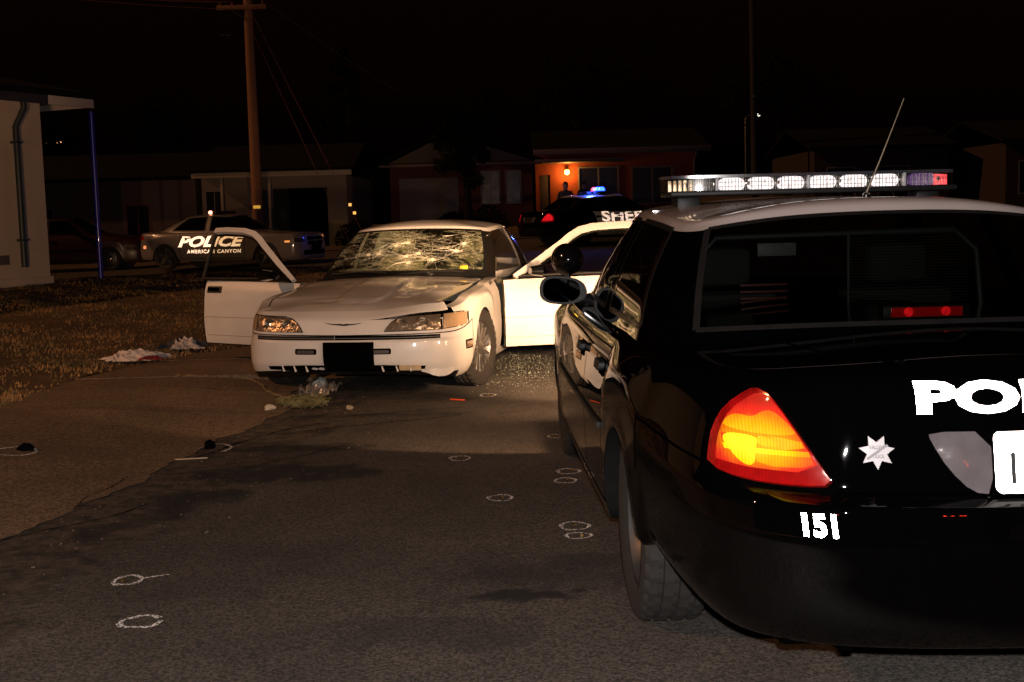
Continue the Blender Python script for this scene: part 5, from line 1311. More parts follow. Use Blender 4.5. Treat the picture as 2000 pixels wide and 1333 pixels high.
cr = n.new('ShaderNodeValToRGB'); cr.color_ramp.elements[0].position = .36; cr.color_ramp.elements[0].color = (.075, .062, .022, 1); cr.color_ramp.elements[1].position = .62; cr.color_ramp.elements[1].color = (.30, .16, .056, 1)
l.new(no.outputs['Fac'], cr.inputs[0]); l.new(cr.outputs[0], b.inputs['Base Color'])
go = link_mesh('lawn_grass', me, gm); tag(go, 'patchy dry lawn grass on the left', 'grass', None, 'stuff')

# ================================================================ cars
PC = (1.325, 4.19, 0.0); PH = 0.038
pc = crown_sedan('patrol_car', 'black patrol car with white roof and light bar, seen from behind, unit 151', 'car', PC, PH, 'near')
cp = coupe('white_coupe', 'dented white coupe with shattered windshield and both doors open', (-1.12, 10.3, 0.0), 2.951)
pf = fastback('patrol_sedan', 'grey patrol sedan lettered POLICE parked side-on behind the open door', (-8.95, 33.9, gz(-8, 33.5)), R(-108))
ps = crown_sedan('sheriff_car', 'black and white car lettered SHERIFF with a blue light on its roof', 'car', (1.6, 35.3, gz(2, 35)), R(-60), 'sheriff', 2)
pv = crown_sedan('dark_car', 'dark red car parked by the corner of the house at far left', 'car', (-15.2, 38.6, gz(-14, 38)), R(-88), 'plain', 2); pv.scale = (1, 1, 1.16)
for y_, z_, c_, r_ in ((-.80, .60, (1, .6, .3), .05), (-.25, .80, (1, .16, .05), .06)):
    patch('lit_marker', rrect(-r_, r_, -r_, r_, r_ * .8), ((2, y_, z_), (0, 1, 0), (0, 0, 1), (-1, 0, 0)), SHELLS['cv2'][0]['bvh'], emit_mat('far_marker_%d' % int(z_ * 100), c_, 1.6), pv, .01, .01, None)
pb = crown_sedan('rear_patrol_car', 'patrol car behind the viewer, seen only as red glints on the black trunk', 'car', (3.7, -9.2, 0.0), R(4), 'behind', 2)
pl_ = copy_tree(pb); pl_.location = (-3.1, -9.3, 0); pl_.rotation_euler = (0, 0, R(7)); tag(pl_, 'patrol car behind the viewer whose headlamps light the lawn', 'car')
for s in (-1, 1):
    d = bpy.data.lights.new('rear_car_headlamp', 'SPOT'); d.energy = 3200; d.color = (1.0, .52, .25); d.spot_size = R(40); d.spot_blend = 1.0; d.shadow_soft_size = .07
    o = bpy.data.objects.new('rear_car_headlamp', d); COL.objects.link(o); o.parent = pl_; o.location = (s * .66, 4.08, .66); o.rotation_euler = Vector((-.10, 1, -.008)).to_track_quat('-Z', 'Y').to_euler()
# lamps that are lit: the patrol car's headlamps
def car_light(kind, name, loc, aim, energy, col, **kw):
    d = bpy.data.lights.new(name, kind); d.energy = energy; d.color = col
    for k, v in kw.items(): setattr(d, k, v)
    o = bpy.data.objects.new(name, d); COL.objects.link(o); o.parent = pc; o.location = loc; o.rotation_euler = Vector(aim).to_track_quat('-Z', 'Y').to_euler(); return o
HC = (1.0, .58, .31)
car_light('SPOT', 'spotlight_spill', (-.945, 2.236, 1.165), (0, 1, .0), 120, HC, spot_size=R(116), spot_blend=.06, shadow_soft_size=.03)
SPT = Matrix.Rotation(-PH, 3, 'Z') @ (Vector((-.62, 11.9, 1.26)) - Vector(PC)) - Vector((-.945, 2.236, 1.165))
car_light('SPOT', 'spotlight_beam', (-.945, 2.236, 1.165), SPT, 3200, HC, spot_size=R(20), spot_blend=1.0, shadow_soft_size=.04)
for s in (-1, 1):
    car_light('AREA', 'headlamp_spill', (s * .66, 4.06, .64), (s * .0, 1, -.02), 17, HC, shape='DISK', size=.14)
    car_light('SPOT', 'headlamp_beam', (s * .66, 4.07, .64), (-.06, 1, -.02), 800, HC, spot_size=R(74), spot_blend=1.0, shadow_soft_size=.06)
    F_ = ((0, 6, 0), (1, 0, 0), (0, 0, 1), (0, -1, 0))
    patch('headlamp', [(s * a, c) for a, c in ((.45, .58), (.45, .72), (.84, .72), (.86, .60))], F_, SHELLS['cv3'][0]['bvh'], emit_mat('headlamp_lit', (1, .8, .55), 3.0), pc, .006, .02, .05)

# ================================================================ near house on the left
WALL = stucco('cream_stucco', (.46, .38, .30))
h = empty('near_house', (-10.05, 26.9, .02), 0); tag(h, 'cream stucco house corner with dark downpipe at the left edge', 'house')
ux = Vector((-.42, -.907, 0)); h.rotation_euler = (0, 0, math.atan2(ux.y, ux.x))       # local x runs along the lit wall, away from the corner
HT = 4.15
bm = bmesh.new(); b_box(bm, (0, -9, -.2), (12, 0, HT)); finish(bm, 'wall', WALL, h, None)
bm = bmesh.new(); b_box(bm, (-.05, 0.001, -.2), (12, .05, .32), .01); b_box(bm, (-.05, -9, -.2), (-.001, .0, .32), .01); finish(bm, 'plinth', WALL, h, None)
slab('roof', [(-1.35, .28, HT + .05), (12, .28, HT + .05), (12, -9, HT + 1.9), (-1.35, -9, HT + 1.9)], .14, ROOFM, h)
box('soffit', (-1.30, -8.9, HT + .001), (11.9, .22, HT + .045), mat('soffit_paint', (.40, .36, .33), .8), h, 0)
box('fascia', (.0, .221, HT - .14), (12, .26, HT + .09), mat('fascia_dark', (.03, .03, .03), .7), h, .004); box('porch_fascia', (-1.35, .221, HT - .14), (-.004, .26, HT + .09), mat('soffit_paint', (.40, .36, .33), .8), h, .004)
box('gable_fascia', (-1.39, -9, HT - .12), (-1.31, .215, HT + .09), mat('soffit_paint', (.40, .36, .33), .8), h, .004)
DP = mat('dark_green_pipe', (.018, .028, .026), .5, var=.3)
tube('downpipe', [(.62, .16, HT - .05), (.60, .17, HT - .25), (.80, .10, HT - .65), (.80, .10, 2.0), (.80, .10, .55)], .065, DP, h, 10)
for z_ in (HT - 1.0, 1.1): box('pipe_strap', (.72, .001, z_), (.88, .17, z_ + .05), DP, h, .004)
vt = box('wall_vent', (1.12, .001, .62), (1.52, .02, .82), mat('vent_grey', (.10, .085, .07), .8), h, .004)
for k in range(5): box('vent_slat', (1.14, .02, .635 + k * .036), (1.50, .035, .652 + k * .036), mat('vent_grey', (.10, .085, .07), .8), h, .002)
bm = bmesh.new(); p0 = Vector((-10.05, 26.9, 0)); b_tube(bm, [(-9.38, 28.2, 0), (-9.38, 28.2, 3.98)], .055, 12); o = finish(bm, 'porch_post', mat('blue_lit_post_colour', (.004, .010, .30), .35, coat=.5, var=.2), None); tag(o, 'slim porch post coloured as if lit blue, beside the near house', 'post')  # blue light falling on the post is put into its colour

# ================================================================ houses across the street
def place(name, label, x, y, w): 
    e = empty(name, (x, y, gz(x + w / 2, y))); tag(e, label, 'house'); return e
# cream house with the open garage, behind the utility pole
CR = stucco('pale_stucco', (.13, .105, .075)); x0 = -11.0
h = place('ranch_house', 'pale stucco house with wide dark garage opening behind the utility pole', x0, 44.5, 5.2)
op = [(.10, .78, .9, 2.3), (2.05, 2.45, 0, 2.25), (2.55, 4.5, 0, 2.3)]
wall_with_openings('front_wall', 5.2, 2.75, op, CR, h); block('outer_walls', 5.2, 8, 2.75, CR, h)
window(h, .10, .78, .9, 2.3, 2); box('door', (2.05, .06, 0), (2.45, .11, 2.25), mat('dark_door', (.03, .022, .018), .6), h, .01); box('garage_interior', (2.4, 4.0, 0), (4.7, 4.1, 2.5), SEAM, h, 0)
tr = mat('fascia_cream', (.22, .18, .12), .7); box('fascia', (-.25, -.42, 2.72), (5.45, -.38, 2.92), tr, h, .004)
slab('roof', [(-.3, -.45, 2.9), (5.5, -.45, 2.9), (5.5, 4, 4.0), (-.3, 4, 4.0)], .1, ROOFM, h); slab('roof', [(-.3, 4.02, 4.0), (5.5, 4.02, 4.0), (5.5, 8.4, 2.9), (-.3, 8.4, 2.9)], .1, ROOFM, h)
for x_ in (.8, 2.5): box('porch_post', (x_ - .05, -.36, 0), (x_ + .05, -.26, 2.72), tr, h, .006)
# long mauve house further left
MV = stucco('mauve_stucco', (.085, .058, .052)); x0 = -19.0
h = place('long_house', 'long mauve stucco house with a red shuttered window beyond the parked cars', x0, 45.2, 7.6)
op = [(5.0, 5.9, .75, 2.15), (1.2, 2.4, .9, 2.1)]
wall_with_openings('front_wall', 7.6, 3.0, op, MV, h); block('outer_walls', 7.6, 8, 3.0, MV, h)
window(h, 5.0, 5.9, .75, 2.15, 2, mat('red_frame', (.10, .02, .015), .7)); window(h, 1.2, 2.4, .9, 2.1, 2)
slab('roof', [(-.3, -.4, 3.02), (7.9, -.4, 3.02), (7.9, 4, 4.1), (-.3, 4, 4.1)], .1, ROOFM, h); slab('roof', [(-.3, 4.02, 4.1), (7.9, 4.02, 4.1), (7.9, 8.4, 3.02), (-.3, 8.4, 3.02)], .1, ROOFM, h)
# red house with gabled garage and lit porch
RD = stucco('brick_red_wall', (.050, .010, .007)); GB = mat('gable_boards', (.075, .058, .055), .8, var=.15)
h = place('red_house', 'red house with gabled garage wing and lit porch', -4.75, 50.0, 12.4); h.location.z = gz(0, 48)
op = [(.35, 2.75, 0, 2.12), (3.65, 4.45, 1.0, 2.35), (4.65, 5.3, 1.0, 2.35)]
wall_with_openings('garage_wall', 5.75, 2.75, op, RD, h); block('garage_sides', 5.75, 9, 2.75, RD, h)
g = box('garage_door', (.352, .07, 0), (2.748, .12, 2.118), mat('garage_white', (.10, .082, .08), .7, var=.1), h, .004)
for k in range(4): box('door_panel', (.42, .055, .08 + k * .52), (2.68, .069, .52 + k * .52), mat('garage_white', (.10, .082, .08), .7), h, .008)
window(h, 3.65, 4.45, 1.0, 2.35, 2); window(h, 4.65, 5.3, 1.0, 2.35, 1)
bm = bmesh.new(); bm.faces.new([bm.verts.new(p) for p in ((-.0, -.02, 2.752), (5.75, -.02, 2.752), (2.35, -.02, 3.85))]); r = bmesh.ops.extrude_face_region(bm, geom=bm.faces[:])
for v in [q for q in r['geom'] if isinstance(q, bmesh.types.BMVert)]: v.co.y += .15
bmesh.ops.recalc_face_normals(bm, faces=bm.faces); finish(bm, 'gable', GB, h, None)
slab('roof', [(-.4, -.35, 2.68), (2.35, -.35, 3.9), (2.35, 9, 3.9), (-.4, 9, 2.68)], .1, ROOFM, h); slab('roof', [(2.36, -.35, 3.9), (6.2, -.35, 2.68), (6.2, 9, 2.68), (2.36, 9, 3.9)], .1, ROOFM, h)
box('gable_fascia', (-.38, -.40, 2.56), (6.15, -.352, 2.66), GB, h, .004)
wg = empty('porch_wing', (5.9, 1.2, 0)); wg.parent = h
op = [(.15, .60, 0, 2.15), (1.75, 3.45, .75, 2.45), (3.95, 5.7, .85, 2.4)]
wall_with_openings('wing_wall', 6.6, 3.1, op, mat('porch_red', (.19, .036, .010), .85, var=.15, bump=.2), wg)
for a in op[1:]: 
    x_, X_, z_, Z_ = a; fwm = WTRIM
    for nm, q in (('frame', ((x_, -.05, Z_ - .06), (X_, .10, Z_))), ('frame', ((x_, -.05, z_), (X_, .10, z_ + .06))), ('frame', ((x_, -.05, z_ + .06), (x_ + .06, .10, Z_ - .06))), ('frame', ((X_ - .06, -.05, z_ + .06), (X_, .10, Z_ - .06))), ('mullion', (((x_ + X_) / 2 - .03, -.04, z_ + .06), ((x_ + X_) / 2 + .03, .08, Z_ - .06)))): box(nm, q[0], q[1], fwm, wg, 0)
    for k in range(2):
        a0 = x_ + .06 + k * (X_ - x_ - .12) / 2 + .03; box('pane', (a0, .02, z_ + .06), (a0 + (X_ - x_ - .12) / 2 - .06, .04, Z_ - .06), WGLASS, wg, 0)
box('door', (.15, .05, 0), (.60, .10, 2.15), mat('dark_door', (.03, .022, .018), .6), wg, .01)
slab('wing_roof', [(-.1, -1.0, 3.02), (7.1, -1.0, 3.02), (7.1, 4, 4.1), (-.1, 4, 4.1)], .1, ROOFM, wg); box('wing_fascia', (-.1, -1.04, 2.93), (7.1, -1.0, 3.15), mat('fascia_mauve', (.07, .05, .055), .7), wg, .004)
box('porch_roof', (-.05, -1.7, 2.60), (3.5, -.002, 2.72), mat('fascia_mauve', (.07, .05, .055), .7), wg, .01)
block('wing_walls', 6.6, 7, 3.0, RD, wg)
tube('downpipe', [(6.55, -.9, 2.95), (6.55, -.1, 2.6), (6.55, -.08, 0)], .04, WTRIM, wg)
lp = empty('porch_lamp', h.location + Vector((5.9 + 1.30, 1.2 - .16, 2.24))); tag(lp, 'round glowing orange porch lamp on the red house wall', 'lamp')
lathe('globe', [(0, -.11), (.06, -.10), (.105, -.04), (.11, .02), (.08, .08), (.04, .10)], (0, 0, 0), (0, 0, 1), emit_mat('porch_globe', (1.0, .42, .06), 22.0, 8, .15), lp, 18)
lathe('fitting', [(.05, .095), (.07, .11), (.07, .15), (0, .16)], (0, 0, 0), (0, 0, 1), BLK, lp, 14); box('bracket', (-.03, .0, .11), (.03, .15, .15), BLK, lp, .004)
def lamp(name, loc, e, col, r=.06):
    d = bpy.data.lights.new(name, 'POINT'); d.energy = e; d.color = col; d.shadow_soft_size = r; o = bpy.data.objects.new(name, d); COL.objects.link(o); o.location = loc; return o
lamp('porch_light', lp.location + Vector((0, -.20, -.02)), 90, (1, .40, .07), .10)
# blue and red lamps on the sheriff car
mw = Matrix.Translation(ps.location) @ Matrix.Rotation(R(-60), 4, 'Z')
lamp('blue_beacon', mw @ Vector((.25, .75, 1.72)), 110, (.05, .12, 1.0), .1)
# dim houses on the right
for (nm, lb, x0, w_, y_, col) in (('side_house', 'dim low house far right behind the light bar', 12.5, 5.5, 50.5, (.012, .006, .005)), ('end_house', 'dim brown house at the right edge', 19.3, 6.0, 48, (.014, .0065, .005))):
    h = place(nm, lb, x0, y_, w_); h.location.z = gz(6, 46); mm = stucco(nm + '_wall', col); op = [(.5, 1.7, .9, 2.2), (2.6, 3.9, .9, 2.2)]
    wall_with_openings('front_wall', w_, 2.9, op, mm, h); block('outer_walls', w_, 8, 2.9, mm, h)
    for a in op: window(h, a[0], a[1], a[2], a[3], 2)
    slab('roof', [(-.3, -.4, 2.92), (w_ + .3, -.4, 2.92), (w_ + .3, 4, 3.9), (-.3, 4, 3.9)], .1, ROOFM, h); slab('roof', [(-.3, 4.02, 3.9), (w_ + .3, 4.02, 3.9), (w_ + .3, 8.4, 2.92), (-.3, 8.4, 2.92)], .1, ROOFM, h)

# unseen two-storey house added behind the viewer to shade the road from the glow
h = empty('added_shade_house', (-7.6, -18.0, 0), R(90)); tag(h, 'added unseen two-storey house on the left behind the viewer, blocking the street glow', 'house'); TS = stucco('shade_house_grey_stucco', (.12, .10, .085))
op = [(2.0, 3.4, .9, 2.2), (6.5, 7.5, 0, 2.1), (11.0, 12.4, .9, 2.2), (2.0, 3.4, 3.7, 4.9), (6.4, 7.8, 3.7, 4.9), (11.0, 12.4, 3.7, 4.9)]
wall_with_openings('front_wall', 16.5, 5.8, op, TS, h); block('outer_walls', 16.5, 8.5, 5.8, TS, h)
for a in op:
    if a[2] > 0: window(h, *a, 2)
box('door', (6.5, .06, 0), (7.5, .11, 2.1), mat('dark_door', (.03, .022, .018), .6), h, .01)  # door of the added shade house
slab('roof', [(-.4, -.5, 5.75), (16.9, -.5, 5.75), (16.9, 4.2, 7.9), (-.4, 4.2, 7.9)], .12, ROOFM, h); slab('roof', [(-.4, 4.22, 7.9), (16.9, 4.22, 7.9), (16.9, 9.0, 5.75), (-.4, 9.0, 5.75)], .12, ROOFM, h)  # roof of the added shade house

# ================================================================ utility poles and wires
PM = mat('pole_wood', (.17, .075, .035), .9, var=.35, scale=6, bump=.6, bscale=12)
up = empty('utility_pole', (-8.42, 41.5, gz(-8.6, 41.5))); tag(up, 'tall wooden utility pole with crossarm and wires', 'pole')
tube('pole', [(0, 0, 0), (0, 0, 4), (0, 0, 11)], [.19, .17, .13], PM, up, 14)
box('crossarm', (-1.0, -.16, 8.14), (.62, -.13 + .1, 8.29), PM, up, .01)
for x_ in (-.9, -.5, .5): lathe('insulator', [(.0, 0), (.035, .01), (.05, .05), (.03, .08), (.045, .11), (0, .14)], (x_, -.09, 8.29), (0, 0, 1), mat('insulator_brown', (.12, .04, .02), .3, coat=1), up, 12)
box('pole_step', (-.9, -.1, 7.3), (-.6, -.02, 7.37), BLK, up, .01)
tube('brace', [(-.55, -.18, 8.15), (-.02, -.2, 7.8)], .02, STEEL, up, 6)
box('reflector', (-.10, -.205, 1.62), (.14, -.185, 1.72), mat('yellow_reflector_glow', (.9, .55, .04), .4, emit=(1, .55, .08), estr=.5), up, .004)  # reflector, not a lamp; its glint is put in as emission
for x_, z_ in ((3.08, 1.62), (3.22, 1.34)): box('guy_marker', (x_ - .05, .2, z_), (x_ + .05, .24, z_ + .10), emit_mat('amber_reflector_glow', (1, .5, .12), 1.2), up, .01)  # reflectors on the guy wires, their shine added as emission
WM = mat('wire_copper', (.16, .06, .035), .5)
def wire(a, b, sag, nm='wire', r=.012):
    a, b = Vector(a), Vector(b); tube(nm, [a.lerp(b, k / 14) - Vector((0, 0, sag * 4 * (k / 14) * (1 - k / 14))) for k in range(15)], r, WM, up, 5)
for k, (x_, dz_) in enumerate(((-.9, 0), (-.7, -.1), (-.5, .05), (-.3, -.2))): wire((x_, -.09, 8.40 - .25 * (k == 3)), (-9.0 - k * .8, -13 - k, 7.9 + dz_), .35)
wire((.45, -.05, 8.5), (4.3, 6, 6.0), .1, 'service_wire', .008); wire((.05, -.1, 8.2), (3.6, 1.5, .1), .0, 'guy_wire', .010); wire((.05, -.1, 7.6), (3.0, 1.2, .1), .0, 'guy_wire', .010)
sp_ = empty('far_pole', (10.2, 51, gz(10, 50))); tag(sp_, 'slim dark pole rising behind the light bar', 'pole'); tube('pole', [(0, 0, 0), (-.1, 0, 9.5)], [.16, .12], mat('dark_pole_wood', (.010, .006, .004), .95), sp_, 10); box('pole_band', (-.17, -.18, 5.0), (.05, .1, 5.1), STEEL, sp_, .01)
# far street lamps, small and bright
for (x_, y_, z_, c, s_, lb) in ((-26.0, 70, 5.9, (1, .45, .12), 6, 'small orange street lamp far beyond the near house'), (15.0, 78, 7.0, (.9, .85, .7), 2.5, 'tiny pale lamp high beside the slim pole')):
    e = empty('street_lamp', (x_, y_, 0)); tag(e, lb, 'lamp'); tube('mast', [(0, 0, 0), (0, 0, z_), (.1, 0, z_ + .2), (.7, 0, z_ + .25)], .06, STEEL, e, 8)
    lathe('lamp_head', [(0, -.09), (.12, -.06), (.15, .0), (.10, .08), (0, .1)], (.8, 0, z_ + .22), (0, 0, 1), emit_mat('street_lamp_%d' % int(s_), c, s_, 3, .1), e, 14)

# ================================================================ trees
LF = mat('night_foliage', (.007, .008, .004), 1.0, var=.5, scale=2, spec=.0)
tree('broadleaf_tree', 'dark rounded tree behind the long mauve house', -14.6, 52, 6.6, 2.3, 2.2, 1, LF, 5200)
tree('tall_tree', 'tall dark tree beside the utility pole', -7.0, 54, 8.2, 2.3, 1.6, 2, LF, 5600, conifer=True)
tree('yard_tree', 'dark tree in front of the red house gable', -1.5, 46.5, 5.6, 1.25, 2.4, 3, LF, 4600)
tree('back_tree', 'wide dark tree behind the red house', 4.0, 66, 9, 4.0, 3, 4, LF, 6000)
tree('corner_tree', 'dark tree left of the long house, above the dark red car', -20.5, 55, 7.5, 3.0, 2, 5, LF, 5200)
tree('right_tree', 'dark tree behind the dim houses on the right', 14, 64, 9, 3.6, 3, 6, LF, 5600)
def shrub(label, x, y, r, hgt, seed):
    rnd = random.Random(seed); T = empty('shrub', (x, y, gz(x, y))); tag(T, label, 'shrub', 'shrubs in front of the houses'); bm = bmesh.new()
    for k in range(900):
        d = Vector((rnd.gauss(0, 1), rnd.gauss(0, 1), abs(rnd.gauss(0, 1)))).normalized() * rnd.random() ** .35; p = Vector((d.x * r, d.y * r, d.z * hgt)); a = Vector((rnd.uniform(-1, 1), rnd.uniform(-1, 1), rnd.uniform(-1, 1))).normalized(); b = a.orthogonal(); s_ = rnd.uniform(.04, .08)
        bm.faces.new([bm.verts.new(q) for q in (p - a * s_, p + b * s_ * .5, p + a * s_, p - b * s_ * .5)])
    finish(bm, 'foliage', LF, T, None); tube('stem', [(0, 0, 0), (.05, 0, hgt * .6)], .03, mat('bark', (.045, .032, .022), .9), T, 6)
shrub('dark shrub in front of the red house windows', -.8, 48.3, .9, 1.0, 1); shrub('dark shrub beside the garage door', -2.2, 48.6, .7, .8, 2); shrub('dark shrub at the corner of the pale house', -5.4, 43.6, .8, .9, 3)

# ================================================================ people by the porch
person('person', 'person in dark clothing with folded arms behind the sheriff car, before the lit porch', (1.95, 42.0, gz(2, 42)), R(172))
person('person', 'person in dark clothing standing at the porch window, arms down', (2.68, 43.6, gz(2.6, 43.6)), R(200), arms='down')

# ================================================================ chalk rings, cartridge cases and litter
CH = bpy.data.materials.new('chalk'); CH.use_nodes = True; n, l = nodes_of(CH); b = n['Principled BSDF']; b.inputs['Base Color'].default_value = (.80, .80, .78, 1); b.inputs['Roughness'].default_value = .95
tc = n.new('ShaderNodeTexCoord'); no = n.new('ShaderNodeTexNoise'); no.inputs['Scale'].default_value = 95; no.inputs['Detail'].default_value = 4; l.new(tc.outputs['Object'], no.inputs['Vector'])
mr = n.new('ShaderNodeMapRange'); mr.inputs['From Min'].default_value = .44; mr.inputs['From Max'].default_value = .52; l.new(no.outputs['Fac'], mr.inputs['Value']); l.new(mr.outputs[0], b.inputs['Alpha'])
BRASS = mat('brass', (.55, .36, .12), .3, 1.0, var=.2)
def ring(label, x, y, rx, ry, rot, seed, gap=0.0, tail=None, case=True, wid=.009):
    rnd = random.Random(seed); z = (apron_z(x, y) if x < road_edge(y) else gz(x, y)) + .004; rx *= .84; ry *= .84
    bm = bmesh.new(); N = 72; A = []; p0 = rnd.uniform(0, 6.28)
    for k in range(N + 1):
        t = gap / 2 + (2 * math.pi - gap) * k / N + rot; w_ = wid * (.55 + .45 * math.sin(t * 2 + p0) ** 2) * rnd.uniform(.75, 1.25)
        wob = 1 + .05 * math.sin(3 * t + p0) + .03 * math.sin(5 * t) + .02 * rnd.uniform(-1, 1)
        px, py = rx * wob * math.cos(t), ry * wob * math.sin(t)
        d = Vector((px, py, 0)).normalized()
        def zz(q): return ((apron_z(x + q.x, y + q.y) if x < road_edge(y) else gz(x, y)) + .004)
        a_ = Vector((px, py, 0)) - d * w_; b_ = Vector((px, py, 0)) + d * w_
        A.append((bm.verts.new((a_.x, a_.y, zz(a_) - z)), bm.verts.new((b_.x, b_.y, zz(b_) - z))))
    for (a, b_), (c, d) in zip(A, A[1:]): bm.faces.new((a, b_, d, c))
    if tail:
        q = [bm.verts.new((tail[0][0], tail[0][1], .0)), bm.verts.new((tail[0][0] + .012, tail[0][1] - .012, .0)), bm.verts.new((tail[1][0], tail[1][1], .0)), bm.verts.new((tail[1][0] - .012, tail[1][1] + .012, .0))]; bm.faces.new(q)
    bmesh.ops.recalc_face_normals(bm, faces=bm.faces)
    o = finish(bm, 'chalk_ring', CH, None, None); o.location = (x, y, z); tag(o, label, 'chalk mark', 'chalk rings round evidence')
    if case:
        a = rnd.uniform(0, 3.1); c = lathe('cartridge_case', [(0, -.011), (.0062, -.011), (.0062, -.009), (.0052, -.008), (.0056, -.006), (.0055, .011), (.0045, .011), (.0045, -.006), (0, -.006)], (0, 0, .0065), (math.cos(a), math.sin(a), 0), BRASS, None, 14)
        c.location = (x + rnd.uniform(-.02, .03), y + rnd.uniform(-.01, .01), z - .003); tag(c, 'brass case in ' + label, 'cartridge case', 'spent cartridge cases')
ring('chalk ring nearest the white car, beside the orange strip', -.20, 9.53, .070, .10, .2, 1)
ring('single chalk ring left of the paired rings, in the lit patch', -.321, 7.03, .068, .085, .5, 2)
ring('half-hidden chalk ring by the front tyre of the black car', .255, 7.66, .05, .07, 0, 3)
ring('upper ring of the far chalk pair beside the black car', .288, 6.59, .072, .080, .3, 4)
ring('lower ring of the far chalk pair beside the black car', .262, 6.36, .066, .075, 1.1, 5)
ring('lone chalk ring with a bright case in the middle of the road', -.079, 6.0, .070, .078, .1, 6)
ring('upper ring of the near chalk pair by the rear tyre', .259, 5.41, .076, .085, .2, 7)
ring('lower ring of the near chalk pair by the rear tyre', .266, 5.24, .065, .060, .8, 8)
ring('pointed chalk ring with a tail in the left foreground', -1.545, 4.745, .062, .075, 3.3, 9, tail=((.05, .03), (.15, .06)), wid=.012)
ring('open-ended chalk ring lowest in the left foreground', -1.34, 4.23, .085, .075, .35, 10, gap=.5, case=False, wid=.013)
ring('chalk ring on the driveway round a dark object, at the left edge', -3.0, 7.28, .145, .15, .0, 11, case=False, wid=.012)
ring('chalk ring on the driveway round a dark object, beside the gutter', -1.87, 7.55, .12, .17, -1.9, 12, gap=2.0, case=False, wid=.012)
def lump(name, label, cat, x, y, sx, sy, sz, m, seed, rz=0, sub=3, z=None):
    rnd = random.Random(seed); bm = bmesh.new(); bmesh.ops.create_icosphere(bm, subdivisions=sub, radius=1)
    ph = [(Vector((rnd.uniform(-1, 1), rnd.uniform(-1, 1), rnd.uniform(-1, 1))) * rnd.uniform(2, 7), rnd.uniform(0, 6)) for _ in range(6)]
    for v in bm.verts:
        k = 1 + sum(.10 * math.sin(v.co.dot(a) + p) for a, p in ph); c = v.co * k; v.co = Vector((c.x * sx, c.y * sy, max(c.z, -.55) * sz + .5 * sz))
    o = finish(bm, name, m, None, 50); o.location = (x, y, (z if z is not None else (apron_z(x, y) if x < road_edge(y) else gz(x, y)) + .002)); o.rotation_euler = (0, 0, rz); tag(o, label, cat); return o
DK = mat('dark_cloth', (.003, .003, .003), .9, bump=.3, spec=.0)
lump('dark_object', 'small black crumpled object in the leftmost chalk ring', 'debris', -2.95, 7.33, .045, .028, .028, DK, 4, .2)
lump('dark_object', 'small black rounded object in the chalk ring beside the gutter', 'debris', -1.90, 7.57, .034, .028, .034, DK, 5, .4)
lump('paper_ball', 'crumpled white paper on the driveway', 'litter', -1.82, 9.05, .045, .035, .024, mat('crumpled_paper', (.45, .38, .30), .85, bump=.4), 6, .3)
lump('stone', 'pale stone on the road beside the weeds', 'stone', -1.22, 9.0, .026, .022, .02, mat('pale_stone', (.30, .23, .15), .9, bump=.5), 7)
lump('plastic_cup', 'crushed pale cup under the white car', 'litter', -1.62, 10.25, .06, .05, .05, mat('cup_plastic', (.40, .42, .38), .4), 8, .3)
def strip(name, label, cat, x, y, L, W, H, m, rz):
    bm = bmesh.new(); b_box(bm, (-L / 2, -W / 2, 0), (L / 2, W / 2, H), min(H, W) * .25); o = finish(bm, name, m, None); o.location = (x, y, (apron_z(x, y) if x < road_edge(y) else gz(x, y)) + .003); o.rotation_euler = (0, 0, rz); tag(o, label, cat); return o
strip('orange_strip', 'thin orange-red plastic strip lying on the road', 'debris', -.43, 9.30, .13, .014, .010, mat('orange_plastic', (.75, .09, .02), .4), R(-28))
strip('wood_splinter', 'pale wooden splinter on the driveway beside the gutter ring', 'debris', -1.93, 7.22, .19, .012, .008, mat('pale_wood', (.42, .30, .18), .8), R(8))
# crumpled clothes on the grass
def cloth(name, label, x, y, w_, d_, hgt, m, seed, rz, pts=36):
    rnd = random.Random(seed); bm = bmesh.new(); ph = [(rnd.uniform(-15, 15), rnd.uniform(-15, 15), rnd.uniform(0, 6), rnd.uniform(.3, 1)) for _ in range(9)]
    G = []
    for j in range(pts + 1):
        row = []
        for i in range(pts + 1):
            u, v = i / pts * 2 - 1, j / pts * 2 - 1; rr = max(abs(u), abs(v))
            out = 1 + .22 * math.sin(3 * math.atan2(v, u) + ph[0][2]) + .13 * math.sin(7 * math.atan2(v, u) + ph[1][2])
            z = sum(a[3] * abs(math.sin(a[0] * u * .9 + a[1] * v * .9 + a[2])) for a in ph) / 6 * hgt * (1.05 - .85 * rr ** 2)
            row.append(bm.verts.new((u * w_ * out + .03 * math.sin(v * 8 + ph[2][2]), v * d_ * out + .02 * math.sin(u * 9), z + .004)))
        G.append(row)
    for j in range(pts):
        for i in range(pts): bm.faces.new((G[j][i], G[j][i + 1], G[j + 1][i + 1], G[j + 1][i]))
    o = finish(bm, name, m, None, 70); o.location = (x, y, lawn_z(x, y) + .015); o.rotation_euler = (0, 0, rz); tag(o, label, 'clothing'); return o
WC = mat('white_cotton', (.44, .37, .34), .9, var=.15, scale=5, bump=.3, bscale=30)
sh_ = cloth('white_shirt', 'crumpled white shirt with a red patch lying on the lawn', -3.66, 11.85, .25, .13, .17, WC, 2, R(12), 60)
rp = cloth('red_patch', 'x', -3.70, 12.60, .09, .05, .05, mat('red_cloth', (.22, .012, .015), .85), 5, R(10), 12); rp.parent = sh_
rp.location = (.16, -.14, .02); rp.rotation_euler = (0, 0, 0)
for k_ in ('label', 'category'): del rp[k_]
cloth('dark_garment', 'dark garment with white trim lying on the lawn near the kerb', -3.42, 12.72, .20, .12, .16, mat('striped_dark', (.035, .033, .035), .9, bump=.3), 9, R(-10))
